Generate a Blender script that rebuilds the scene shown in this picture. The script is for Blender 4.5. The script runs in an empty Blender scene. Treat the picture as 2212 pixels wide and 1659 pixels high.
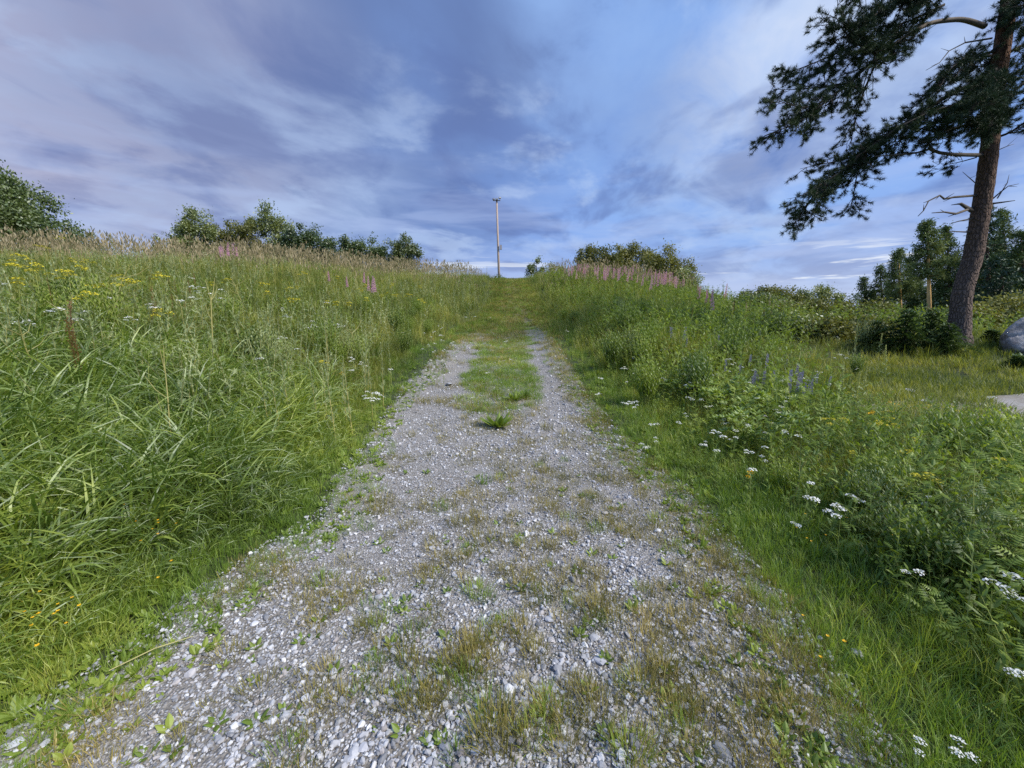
import bpy, math, random
import numpy as np
from mathutils import Vector, Matrix

random.seed(7)
RNG = np.random.default_rng(11)
scene = bpy.context.scene
C = scene.collection

# ------------------------------------------------------------------ camera
PITCH = math.radians(9.4)
CAM_H = 1.6
cam_data = bpy.data.cameras.new('camera')
cam_data.lens = 36 * 833 / 2212
cam_data.sensor_width = 36
cam_data.clip_start = 0.05
cam_data.clip_end = 5000
cam = bpy.data.objects.new('camera', cam_data)
cam.location = (0, 0, CAM_H)
cam.rotation_euler = (math.pi / 2 - PITCH, 0, 0)
C.objects.link(cam)
scene.camera = cam

CP, SP = math.cos(PITCH), math.sin(PITCH)


def ray(px, py):
    cx, cy = (px - 1106) / 833, (829.5 - py) / 833
    return np.array([cx, CP + cy * SP, cy * CP - SP])


# ------------------------------------------------------------------ world and sun
SUN_EL, SUN_AZ = math.radians(44), math.radians(118)      # azimuth clockwise from the view direction
world = bpy.data.worlds.new('World')
scene.world = world
world.use_nodes = True


class NT:
    """small helper around a node tree"""
    def __init__(self, tree):
        self.t = tree
        self.n = tree.nodes
        self.l = tree.links

    def new(self, typ, **kw):
        nd = self.n.new(typ)
        for k, v in kw.items():
            setattr(nd, k, v)
        return nd

    def link(self, a, b):
        self.l.new(a, b)

    def val(self, sock, v):
        if isinstance(v, (int, float, tuple, list)):
            sock.default_value = v
        else:
            self.link(v, sock)

    def math(self, op, a, b=0.0, clamp=False, c=None):
        nd = self.new('ShaderNodeMath', operation=op, use_clamp=clamp)
        self.val(nd.inputs[0], a)
        self.val(nd.inputs[1], b)
        if c is not None:
            self.val(nd.inputs[2], c)
        return nd.outputs[0]

    def vmath(self, op, a, b=None):
        nd = self.new('ShaderNodeVectorMath', operation=op)
        self.val(nd.inputs[0], a)
        if b is not None:
            self.val(nd.inputs[1], b)
        return nd.outputs['Value'] if op in ('DOT_PRODUCT', 'LENGTH') else nd.outputs[0]

    def mix(self, f, a, b, blend='MIX'):
        nd = self.new('ShaderNodeMix', data_type='RGBA', blend_type=blend)
        self.val(nd.inputs[0], f)
        self.val(nd.inputs[6], a if not isinstance(a, tuple) or len(a) == 4 else (*a, 1))
        self.val(nd.inputs[7], b if not isinstance(b, tuple) or len(b) == 4 else (*b, 1))
        return nd.outputs[2]

    def smooth(self, x, lo, hi, olo=0.0, ohi=1.0):
        nd = self.new('ShaderNodeMapRange', interpolation_type='SMOOTHSTEP')
        self.val(nd.inputs[0], x)
        for i, v in zip((1, 2, 3, 4), (lo, hi, olo, ohi)):
            nd.inputs[i].default_value = v
        return nd.outputs[0]

    def noise(self, vec, scale, detail=4, rough=0.55, distort=0.0):
        nd = self.new('ShaderNodeTexNoise')
        if vec is not None:
            self.link(vec, nd.inputs['Vector'])
        nd.inputs['Scale'].default_value = scale
        nd.inputs['Detail'].default_value = detail
        nd.inputs['Roughness'].default_value = rough
        nd.inputs['Distortion'].default_value = distort
        return nd.outputs[0]

    def ramp(self, f, stops):
        nd = self.new('ShaderNodeValToRGB')
        self.val(nd.inputs[0], f)
        els = nd.color_ramp.elements
        while len(els) < len(stops):
            els.new(0.5)
        for e, (p, c) in zip(els, stops):
            e.position = p
            e.color = (*c, 1)
        return nd.outputs[0]


def srgb(r, g, b):
    f = lambda c: (c / 255 / 12.92) if c / 255 <= 0.04045 else ((c / 255 + 0.055) / 1.055) ** 2.4
    return (f(r), f(g), f(b))


def build_sky():
    w = NT(world.node_tree)
    w.n.clear()
    out = w.new('ShaderNodeOutputWorld')
    bg = w.new('ShaderNodeBackground')
    STR = 0.12
    bg.inputs[1].default_value = STR
    w.link(bg.outputs[0], out.inputs[0])
    sky = w.new('ShaderNodeTexSky', sky_type='NISHITA', sun_disc=False)
    sky.sun_elevation = SUN_EL
    sky.sun_rotation = SUN_AZ
    tc = w.new('ShaderNodeTexCoord')
    d = tc.outputs['Generated']
    sep = w.new('ShaderNodeSeparateXYZ')
    w.link(d, sep.inputs[0])
    x, y, z = sep.outputs
    zc = w.math('MAXIMUM', z, 0.0)
    # cloud plane coordinates: clouds get flatter and closer together towards the horizon
    den = w.math('ADD', zc, 0.2)
    comb = w.new('ShaderNodeCombineXYZ')
    w.link(w.math('DIVIDE', x, den), comb.inputs[0])
    w.link(w.math('DIVIDE', y, den), comb.inputs[1])
    p = comb.outputs[0]
    def turned(deg, sx, sy, off=0.0):
        a_ = w.new('ShaderNodeMapping')
        w.link(p, a_.inputs[0])
        a_.inputs['Rotation'].default_value = (0, 0, math.radians(deg))
        b_ = w.new('ShaderNodeMapping')
        w.link(a_.outputs[0], b_.inputs[0])
        b_.inputs['Scale'].default_value = (sx, sy, 1)
        b_.inputs['Location'].default_value = (off, off * .6, 0)
        return b_.outputs[0]
    ps = turned(-62, 1.15, 1.4)
    pt = turned(-50, 1.3, 1.55, 3.3)

    # cloud banks seen in the sky, as soft areas of direction: (pixel, angular radius in degrees, weight)
    def blob(px, py, rad, amt, acc):
        v = ray(px, py)
        v = v / np.linalg.norm(v)
        dt = w.vmath('DOT_PRODUCT', d, tuple(float(q) for q in v))
        c = math.cos(math.radians(rad))
        b = w.smooth(dt, c, 1 - (1 - c) * 0.05, 0.0, amt)
        return w.math('ADD', acc, b) if acc is not None else b

    n_big = w.noise(ps, 0.9, 5, 0.55, 0.5)
    n_mid = w.noise(ps, 2.3, 6, 0.6, 0.35)
    n_fine = w.noise(p, 5.5, 5, 0.6, 0.2)
    # clear blue between the clouds
    blue = w.ramp(w.math('MULTIPLY', zc, 1.0), [(0.0, srgb(176, 192, 232)), (0.12, srgb(138, 168, 232)), (0.34, srgb(120, 160, 236)), (0.75, srgb(130, 175, 245))])
    nish = w.vmath('MULTIPLY', sky.outputs[0], (0.1, 0.1, 0.1))
    base = w.mix(0.12, blue, nish)
    def area(col, px, py, rad, amt, tone, nz, k=0.9):
        b = blob(px, py, rad, amt, None)
        f = w.math('MULTIPLY', b, w.math('ADD', w.math('MULTIPLY', w.math('SUBTRACT', nz, 0.5), k * 2.2), 0.75), clamp=True)
        return w.mix(f, col, tone)

    c = base
    violet, slate, pink = srgb(118, 140, 192), srgb(98, 119, 170), srgb(172, 166, 190)
    lav, sky_l, white = srgb(164, 185, 226), srgb(146, 182, 240), srgb(212, 220, 242)
    # broad soft banks
    c = area(c, 560, 60, 40, .70, violet, n_big, .8)
    c = area(c, 900, 150, 26, .80, slate, n_big, .8)
    c = area(c, 430, 190, 24, .60, slate, n_big, .9)
    c = area(c, 760, 330, 18, .50, violet, n_big, 1.2)
    c = area(c, 90, 60, 20, .80, pink, n_big, .9)
    c = area(c, 330, 40, 12, .25, pink, n_mid)
    c = area(c, 150, 380, 32, .85, lav, n_mid, 1.3)
    c = area(c, 560, 350, 20, .50, lav, n_mid, 1.8)
    c = area(c, 1600, 150, 30, .75, sky_l, n_mid, 1.2)
    c = area(c, 1240, 50, 12, .65, sky_l, n_mid, 1.6)
    c = area(c, 1650, 215, 12, .60, white, n_mid, 2.0)
    c = area(c, 1500, 325, 11, .45, lav, n_mid, 2.0)
    c = area(c, 1960, 20, 10, .50, white, n_mid, 1.6)
    c = area(c, 1300, 190, 16, .45, violet, n_big, 1.4)
    c = area(c, 150, 60, 26, .60, pink, n_big, .6)
    # broken cloud over everything: dark undersides and bright torn gaps
    n_c = w.noise(ps, 1.5, 6, 0.52, 0.5)
    n_d = w.noise(pt, 1.3, 7, 0.56, 0.4)
    c = w.mix(w.math('MULTIPLY', w.smooth(n_c, 0.46, 0.62), 0.60), c, srgb(94, 114, 172))
    gap = w.math('ADD', w.math('MULTIPLY', n_d, 0.8), w.math('MULTIPLY', n_fine, 0.2))
    c = w.mix(w.math('MULTIPLY', w.smooth(gap, 0.50, 0.645), 0.62), c, srgb(176, 197, 236))
    c = area(c, 520, 90, 17, .60, srgb(104, 120, 168), n_big, .8)
    c = area(c, 900, 110, 16, .60, srgb(96, 116, 168), n_big, 1.0)
    c = area(c, 330, 220, 12, .35, srgb(112, 126, 172), n_mid, 1.2)
    c2 = w.mix(w.math('MULTIPLY', w.smooth(n_mid, 0.44, 0.30), 0.30), c, slate)
    # bright ragged breaks low above the horizon
    mh = w.new('ShaderNodeMapping')
    w.link(d, mh.inputs[0])
    mh.inputs['Scale'].default_value = (3.0, 3.0, 34.0)
    n_h = w.noise(mh.outputs[0], 1.25, 5, 0.6, 0.4)
    mh2 = w.new('ShaderNodeMapping')
    w.link(d, mh2.inputs[0])
    mh2.inputs['Scale'].default_value = (2.2, 2.2, 15.0)
    n_h2 = w.noise(mh2.outputs[0], 1.6, 4, 0.55, 0.3)
    low = w.math('MULTIPLY', w.smooth(z, 0.0, 0.05), w.smooth(z, 0.11, 0.17, 1.0, 0.0))
    f_h = w.math('MULTIPLY', w.smooth(n_h, 0.56, 0.64), low)
    band = w.math('MULTIPLY', w.smooth(z, 0.42, 0.12, 0.0, 1.0), w.smooth(n_h2, 0.44, 0.68, 0.0, 0.6))
    c3 = w.mix(band, c2, srgb(170, 188, 232))
    c3b = w.mix(w.math('MULTIPLY', w.smooth(z, 0.20, 0.0, 0.0, 1.0), 0.65), c3, srgb(192, 202, 232))
    c4 = w.mix(w.math('MULTIPLY', f_h, 0.85), c3b, srgb(228, 234, 248))
    # below the horizon
    c5 = w.mix(w.smooth(z, -0.02, -0.1), c4, (0.09, 0.11, 0.09))
    w.link(w.vmath('MULTIPLY', c5, (1.11 / STR, 1.12 / STR, 1.08 / STR)), bg.inputs[0])


build_sky()

sun_d = bpy.data.lights.new('sun', 'SUN')
sun_d.energy = 5.0
sun_d.angle = math.radians(16)
sun_d.color = (1.0, 0.935, 0.82)
sun = bpy.data.objects.new('sun', sun_d)
sdir = Vector((math.sin(SUN_AZ) * math.cos(SUN_EL), math.cos(SUN_AZ) * math.cos(SUN_EL), math.sin(SUN_EL)))
sun.rotation_euler = sdir.to_track_quat('Z', 'Y').to_euler()
sun.location = (0, -10, 20)
C.objects.link(sun)

scene.view_settings.view_transform = 'Standard'
scene.view_settings.look = 'None'
scene.view_settings.exposure = 0.0
scene.view_settings.gamma = 1
scene.view_settings.use_curve_mapping = False
scene.render.engine = 'CYCLES'
cy = scene.cycles
cy.max_bounces = 5
cy.diffuse_bounces = 3
cy.glossy_bounces = 2
cy.transmission_bounces = 3
cy.transparent_max_bounces = 4
cy.use_denoising = False
cy.caustics_reflective = cy.caustics_refractive = False
try:
    world.cycles.sampling_method = 'MANUAL'
    world.cycles.sample_map_resolution = 512
except Exception:
    pass


# ------------------------------------------------------------------ object helpers
def tag(o, label=None, cat=None, group=None, kind=None):
    for k, v in (('label', label), ('category', cat), ('group', group), ('kind', kind)):
        if v:
            o[k] = v
    return o


def link(name, me, mats=(), parent=None):
    for m in mats:
        if m.name not in [q.name for q in me.materials]:
            me.materials.append(m)
    o = bpy.data.objects.new(name, me)
    C.objects.link(o)
    if parent is not None:
        o.parent = parent
    return o


def empty(name, loc, rz=0.0):
    o = bpy.data.objects.new(name, None)
    o.location = loc
    o.rotation_euler = (0, 0, rz)
    o.empty_display_size = 0.2
    C.objects.link(o)
    return o


def mesh_np(name, verts, faces, mat_idx=None, smooth=False):
    """verts (n,3) array, faces list/array of equal-length rows or list of lists"""
    me = bpy.data.meshes.new(name)
    if isinstance(faces, np.ndarray):
        k = faces.shape[1]
        me.vertices.add(len(verts))
        me.vertices.foreach_set('co', np.asarray(verts, dtype=np.float32).ravel())
        me.loops.add(faces.size)
        me.loops.foreach_set('vertex_index', faces.astype(np.int32).ravel())
        me.polygons.add(len(faces))
        me.polygons.foreach_set('loop_start', np.arange(0, faces.size, k, dtype=np.int32))
    else:
        me.from_pydata([tuple(v) for v in verts], [], faces)
    if mat_idx is not None:
        me.polygons.foreach_set('material_index', np.asarray(mat_idx, dtype=np.int32))
    if smooth:
        me.polygons.foreach_set('use_smooth', [True] * len(me.polygons))
    me.update(calc_edges=True)
    return me


class Acc:
    """collects simple shapes into one mesh"""
    def __init__(self):
        self.v, self.f, self.m = [], [], []

    def strip(self, p0, az, L, w, lean=0.1, droop=1.0, seg=4, mat=0, profile=None, twist=0.0, fold=0.0):
        p = np.array(p0, float)
        h = np.array([math.cos(az), math.sin(az), 0.0])
        side0 = np.array([-math.sin(az), math.cos(az), 0.0])
        b = len(self.v)
        cols = 3 if fold else 2
        for i in range(seg + 1):
            s = i / seg
            th = lean + droop * s ** 1.35
            t = h * math.sin(th) + np.array([0, 0, math.cos(th)])
            ww = w * (profile(s) if profile else (0.55 + 0.9 * s) if s < 0.35 else 0.87 * max(0.0, 1 - ((s - 0.35) / 0.65) ** 1.8))
            nrm = np.cross(t, side0)
            sd = side0 * math.cos(twist * s) + nrm * math.sin(twist * s)
            if i == seg and not fold:
                self.v.append(p + 0)
            elif fold:
                self.v += [p + sd * ww / 2 - nrm * fold * ww, p + 0, p - sd * ww / 2 - nrm * fold * ww]
            else:
                self.v += [p + sd * ww / 2, p - sd * ww / 2]
            p = p + t * (L / seg)
        if fold:
            for i in range(seg):
                a = b + i * 3
                self.f += [[a, a + 1, a + 4, a + 3], [a + 1, a + 2, a + 5, a + 4]]
                self.m += [mat, mat]
        else:
            for i in range(seg - 1):
                a = b + i * 2
                self.f.append([a, a + 1, a + 3, a + 2])
                self.m.append(mat)
            a = b + (seg - 1) * 2
            self.f.append([a, a + 1, a + 2])
            self.m.append(mat)
        return p

    def leaf(self, p0, az, L, w, lean=1.0, droop=0.5, seg=4, mat=0, fold=0.18, shape=0.8):
        return self.strip(p0, az, L, w, lean, droop, seg, mat, profile=lambda s: max(0.03, math.sin(math.pi * min(1, s ** shape * 0.97 + 0.015))), fold=fold)

    def tube(self, pts, radii, n=5, mat=0, cap=True):
        b = len(self.v)
        pts = [np.array(p, float) for p in pts]
        for i, p in enumerate(pts):
            t = pts[min(i + 1, len(pts) - 1)] - pts[max(i - 1, 0)]
            t = t / (np.linalg.norm(t) + 1e-9)
            ref = np.array([0, 0, 1.0]) if abs(t[2]) < 0.9 else np.array([1.0, 0, 0])
            a = np.cross(t, ref)
            a /= np.linalg.norm(a)
            c = np.cross(t, a)
            for k in range(n):
                q = 2 * math.pi * k / n
                self.v.append(p + radii[i] * (a * math.cos(q) + c * math.sin(q)))
        for i in range(len(pts) - 1):
            for k in range(n):
                k2 = (k + 1) % n
                self.f.append([b + i * n + k, b + i * n + k2, b + (i + 1) * n + k2, b + (i + 1) * n + k])
                self.m.append(mat)
        if cap:
            e = b + (len(pts) - 1) * n
            self.f.append([e + k for k in range(n)])
            self.m.append(mat)
            self.f.append([b + n - 1 - k for k in range(n)])
            self.m.append(mat)

    def quad(self, c, u, v, mat=0):
        b = len(self.v)
        c, u, v = (np.array(q, float) for q in (c, u, v))
        self.v += [c - u, c - v, c + u, c + v]
        self.f.append([b, b + 1, b + 2, b + 3])
        self.m.append(mat)

    def box(self, c, s, rz=0.0, mat=0):
        b = len(self.v)
        cr, sr = math.cos(rz), math.sin(rz)
        for dz in (-1, 1):
            for dx, dy in ((-1, -1), (1, -1), (1, 1), (-1, 1)):
                x, y = dx * s[0] / 2, dy * s[1] / 2
                self.v.append(np.array([c[0] + x * cr - y * sr, c[1] + x * sr + y * cr, c[2] + dz * s[2] / 2]))
        for q in ([3, 2, 1, 0], [4, 5, 6, 7], [0, 1, 5, 4], [1, 2, 6, 5], [2, 3, 7, 6], [3, 0, 4, 7]):
            self.f.append([b + i for i in q])
            self.m.append(mat)

    def mesh(self, name, smooth=False):
        return mesh_np(name, self.v, self.f, self.m, smooth)


# ------------------------------------------------------------------ terrain height
CTRL = [
    (0, -3, 0), (0, 0, 0), (0, 2.5, 0.02), (0.0, 5, 0.16), (0, 7, .36), (0, 10.9, .74), (-.1, 14.5, 1.12), (-.1, 18, 1.62), (-.3, 24, 3.05), (-.5, 30, 4.62), (-.6, 35, 4.75), (-.6, 46, 4.2), (0, 60, 3.2),
    (2, 0, 0), (-2, 0, 0.0), (-1.7, 2.5, .03), (-1.8, 6, .25), (1.8, 6, .25),
    (-3, 2.4, .28), (-4.2, 4, .66), (-6, 4, 1.1), (-8, 8, 1.75), (-3.5, 9, 1.05), (-12, 9, 2.3), (-20, 12, 3.15), (-16, 17, 3.75), (-9, 17, 3.3), (-4, 16, 2.1), (-3.5, 24, 3.6), (-7, 24, 3.95),
    (-7, 30, 4.6), (-13, 28, 4.7), (-20, 25, 4.7), (-28, 20, 4.4), (-40, 40, 4.4), (-30, 5, 3.4), (-10, 0, 1.8), (-5, -4, .6), (-18, -4, 2.6), (-20, 45, 4.4),
    (2.2, 2.5, .03), (4, 3, .05), (3.5, 5.5, .2), (6, 3, 0.0), (9.5, 6.2, .22), (14, 6, .2), (6.5, 9, .3), (9.7, 9, .42), (12.2, 10.5, .9), (16, 12, 1.0), (4, 9, .85), (3.6, 13, 1.55), (8, 13, 1.05), (12, 15, 1.0),
    (3, 18, 2.3), (4, 23, 3.5), (7.4, 26, 4.0), (7.6, 19, 2.5), (11, 24, 2.75), (2.6, 28, 4.35), (13, 20, 1.7), (18, 20, 1.0), (22, 28, .9), (14, 30, 2.4), (8, 34, 3.8), (32, 20, .8), (20, 45, 2), (40, 40, .6), (20, 0, 0), (6, -4, 0), (0, -10, 0),
]
_c = np.array(CTRL, float)


def _phi(r2):
    r2 = np.maximum(r2, 1e-9)
    return 0.5 * r2 * np.log(r2)


def _fit():
    n = len(_c)
    d2 = ((_c[:, None, :2] - _c[None, :, :2]) ** 2).sum(-1)
    K = _phi(d2) + np.eye(n) * 0.8
    P = np.c_[np.ones(n), _c[:, :2]]
    A = np.zeros((n + 3, n + 3))
    A[:n, :n], A[:n, n:], A[n:, :n] = K, P, P.T
    return np.linalg.solve(A, np.r_[_c[:, 2], 0, 0, 0])


_W = _fit()
_ph = RNG.uniform(0, 6.28, (14, 3))
_fr = RNG.normal(0, 1, (14, 2))


def H(x, y):
    x = np.atleast_1d(np.asarray(x, float))
    y = np.atleast_1d(np.asarray(y, float))
    shp = x.shape
    x, y = x.ravel(), y.ravel()
    r = np.hypot(x, y - 10)
    k = np.minimum(1, 48 / np.maximum(r, 1e-6))       # hold the fitted height beyond 48 m, then ease to the plain
    xe, ye = x * k, 10 + (y - 10) * k
    out = np.empty(len(x))
    for i in range(0, len(x), 40000):
        a, b = xe[i:i + 40000], ye[i:i + 40000]
        d2 = (a[:, None] - _c[None, :, 0]) ** 2 + (b[:, None] - _c[None, :, 1]) ** 2
        out[i:i + 40000] = _phi(d2) @ _W[:-3] + _W[-3] + _W[-2] * a + _W[-1] * b
    far = np.clip((r - 48) / 90, 0, 1)
    far = far * far * (3 - 2 * far)
    out = out * (1 - far) + 0.4 * far
    nz = np.zeros(len(x))
    for (fx, fy), (p, q, _) in zip(_fr, _ph):
        nz += np.sin(x * fx * 0.9 + p) * np.sin(y * fy * 0.9 + q)
    tr = np.clip((np.abs(x) - 2) / 3, 0.12, 1)
    return (out + nz * 0.016 * tr).reshape(shp)


def h1(x, y):
    return float(H(x, y)[0])


_T = np.geomspace(0.6, 90, 900)


def G(px, py, off=0.0):
    """where the line of sight through a photo point meets the terrain raised by OFF; returns the point on the terrain below"""
    d = ray(px, py)
    X, Y, Z = d[0] * _T, d[1] * _T, CAM_H + d[2] * _T
    below = np.nonzero(Z < H(X, Y) + off)[0]
    i = below[0] if len(below) else np.argmin(Z - H(X, Y))
    return (X[i], Y[i], h1(X[i], Y[i]))


def PY(px, py, Y):
    d = ray(px, py)
    t = Y / d[1]
    return np.array([d[0] * t, Y, CAM_H + d[2] * t])


# track edges, as x over y
LE = [(0, 1625), (200, 1490), (330, 1400), (480, 1270), (620, 1175), (720, 1110), (745, 1040), (800, 970), (850, 890), (880, 840), (930, 790), (985, 745), (1066, 695), (1090, 650), (1086, 615)]
RE = [(1880, 1650), (1780, 1480), (1650, 1290), (1560, 1180), (1490, 1080), (1400, 1010), (1335, 950), (1290, 895), (1255, 850), (1222, 790), (1190, 735), (1160, 700), (1142, 660), (1122, 615)]


def _edge(pts, x0):
    a = sorted([G(*p)[:2][::-1] for p in pts])
    ys, xs = [q[0] for q in a], [q[1] for q in a]
    return np.array([-6.0] + ys + [42.0, 60.0]), np.array([x0] + xs + [xs[-1], xs[-1]])


LY, LX = _edge(LE, -2.0)
RY, RX = _edge(RE, 1.5)


def xl(y):
    return np.interp(y, LY, LX)


def xr(y):
    return np.interp(y, RY, RX)


CLR = (9.6, 6.2, 3.9, 1.05)       # the bare sandy clearing on the right: an ellipse


def clr(x, y):
    return ((x - CLR[0]) / CLR[2]) ** 2 + ((y - CLR[1] - 0.03 * (x - CLR[0])) / CLR[3]) ** 2


# ------------------------------------------------------------------ materials
MATS = {}


def mat(name, build):
    if name not in MATS:
        m = bpy.data.materials.new(name)
        m.use_nodes = True
        t = NT(m.node_tree)
        t.n.clear()
        t.out = t.new('ShaderNodeOutputMaterial')
        build(t)
        MATS[name] = m
    return MATS[name]


LEAF_GAIN = 1.68


def leafmat(name, a, b, c=None, trans=0.35, gloss=0.035, patch=0.7, rough=0.5):
    """leaf colour running from a to b (and c) by individual and by patch of meadow"""
    def f(t):
        info = t.new('ShaderNodeObjectInfo')
        geo = t.new('ShaderNodeNewGeometry')
        n = t.noise(geo.outputs['Position'], 0.55, 3, 0.6)
        n2 = t.noise(geo.outputs['Position'], 6.0, 2, 0.6)
        f1 = t.math('ADD', t.math('MULTIPLY', info.outputs['Random'], 0.5), t.math('MULTIPLY', t.math('SUBTRACT', n, 0.5), patch * 1.8))
        f1 = t.math('ADD', f1, t.math('MULTIPLY', t.math('SUBTRACT', n2, 0.5), 0.7))
        f1 = t.math('ADD', f1, 0.22, clamp=True)
        ga, gb, gc = (tuple(min(.85, q * (g_ if max(v) < .5 else 1.0)) for q, g_ in zip(v, (LEAF_GAIN * 1.1, LEAF_GAIN, LEAF_GAIN * .68))) if v else None for v in (a, b, c))
        stops = [(0.1, ga), (0.85, gb)] if c is None else [(0.05, ga), (0.5, gb), (0.95, gc)]
        col = t.ramp(f1, stops)
        d = t.new('ShaderNodeBsdfDiffuse')
        t.link(col, d.inputs[0])
        tr = t.new('ShaderNodeBsdfTranslucent')
        t.link(t.mix(1.0, col, (1.25, 1.25, 0.7), 'MULTIPLY'), tr.inputs[0])
        ms = t.new('ShaderNodeMixShader')
        ms.inputs[0].default_value = trans
        t.link(d.outputs[0], ms.inputs[1])
        t.link(tr.outputs[0], ms.inputs[2])
        g = t.new('ShaderNodeBsdfGlossy')
        g.inputs['Roughness'].default_value = rough
        g.inputs[0].default_value = (0.9, 0.95, 1, 1)
        m2 = t.new('ShaderNodeMixShader')
        m2.inputs[0].default_value = gloss
        t.link(ms.outputs[0], m2.inputs[1])
        t.link(g.outputs[0], m2.inputs[2])
        t.link(m2.outputs[0], t.out.inputs[0])
    return mat(name, f)


def plain(name, col, rough=0.7, var=0.25, metallic=0.0, scale=8.0, bump=0.0):
    def f(t):
        p = t.new('ShaderNodeBsdfPrincipled')
        geo = t.new('ShaderNodeNewGeometry')
        n = t.noise(geo.outputs['Position'], scale, 4, 0.6)
        lo = tuple(q * (1 - var) for q in col)
        hi = tuple(min(1, q * (1 + var)) for q in col)
        t.link(t.ramp(n, [(0.25, lo), (0.75, hi)]), p.inputs['Base Color'])
        p.inputs['Roughness'].default_value = rough
        p.inputs['Metallic'].default_value = metallic
        if bump:
            b = t.new('ShaderNodeBump')
            b.inputs['Strength'].default_value = bump
            t.link(n, b.inputs['Height'])
            t.link(b.outputs[0], p.inputs['Normal'])
        t.link(p.outputs[0], t.out.inputs[0])
    return mat(name, f)


GR_LUSH = leafmat('lush_grass', (0.040, 0.075, 0.018), (0.115, 0.18, 0.034), (0.28, 0.34, 0.075), trans=0.4, gloss=0.07)
GR_MID = leafmat('meadow_green', (0.050, 0.080, 0.022), (0.130, 0.165, 0.044), (0.28, 0.28, 0.10), trans=0.4)
GR_VERGE = leafmat('verge_green', (0.060, 0.115, 0.022), (0.13, 0.215, 0.042), (0.25, 0.29, 0.085), trans=0.4)
GR_DRY = leafmat('dry_blades', (0.075, 0.085, 0.028), (0.155, 0.150, 0.060), (0.28, 0.245, 0.135), trans=0.25, gloss=0.03)
GR_TAN = leafmat('seed_heads', (0.125, 0.118, 0.095), (0.185, 0.168, 0.145), (0.24, 0.21, 0.195), trans=0.3, gloss=0.02)
GREY_GREEN = leafmat('grey_green', (0.095, 0.135, 0.085), (0.165, 0.22, 0.15), (0.27, 0.32, 0.24), trans=0.25)
HERB = leafmat('herb_leaf', (0.045, 0.085, 0.020), (0.105, 0.165, 0.034), (0.20, 0.26, 0.06), trans=0.38, gloss=0.03)
HERB_BRIGHT = leafmat('bright_leaf', (0.075, 0.13, 0.025), (0.13, 0.20, 0.035), (0.21, 0.27, 0.06), trans=0.45)
RED_LEAF = leafmat('rusty_leaf', (0.07, 0.045, 0.025), (0.12, 0.08, 0.04), (0.17, 0.13, 0.07), trans=0.3)
STEMG = leafmat('green_stem', (0.10, 0.15, 0.05), (0.20, 0.24, 0.10), trans=0.1)
STEMB = leafmat('pale_stalk', (0.15, 0.16, 0.075), (0.24, 0.235, 0.125), trans=0.1)
WHITE = leafmat('white_petals', (0.72, 0.72, 0.70), (0.84, 0.84, 0.82), trans=0.25, gloss=0.02)
YELLOW = leafmat('yellow_petals', (0.50, 0.44, 0.03), (0.68, 0.58, 0.05), trans=0.25, gloss=0.02)
ORANGE = leafmat('gold_petals', (0.75, 0.42, 0.015), (0.85, 0.52, 0.02), trans=0.25, gloss=0.02)
PINK = leafmat('pink_petals', (0.25, 0.13, 0.34), (0.37, 0.21, 0.47), (0.38, 0.28, 0.47), trans=0.3, gloss=0.02)
BLUEV = leafmat('violet_petals', (0.17, 0.18, 0.38), (0.26, 0.27, 0.50), trans=0.3, gloss=0.02)
BUSH_DARK = leafmat('dark_bush_leaf', (0.022, 0.045, 0.016), (0.048, 0.082, 0.026), (0.095, 0.135, 0.05), trans=0.3, gloss=0.07)
BUSH_OLIVE = leafmat('olive_bush_leaf', (0.055, 0.070, 0.022), (0.105, 0.120, 0.042), (0.155, 0.165, 0.065), trans=0.3)
BUSH_MID = leafmat('bush_leaf', (0.042, 0.070, 0.024), (0.095, 0.130, 0.044), (0.19, 0.225, 0.095), trans=0.3, gloss=0.08)
NEEDLE = leafmat('pine_needles', (0.012, 0.025, 0.015), (0.024, 0.044, 0.026), (0.05, 0.075, 0.05), trans=0.05, gloss=0.03)
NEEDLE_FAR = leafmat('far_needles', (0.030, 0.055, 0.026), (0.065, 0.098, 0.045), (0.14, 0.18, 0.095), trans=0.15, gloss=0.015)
SPRUCE = leafmat('spruce_needles', (0.012, 0.028, 0.016), (0.024, 0.048, 0.026), (0.045, 0.075, 0.042), trans=0.08)
WOOD = plain('branch_wood', (0.045, 0.036, 0.029), 0.9, 0.35)
DEADWOOD = plain('dead_wood', (0.10, 0.085, 0.07), 0.9, 0.3)
PALEWOOD = plain('pale_branch_bark', (0.17, 0.135, 0.105), 0.85, 0.25)


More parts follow.
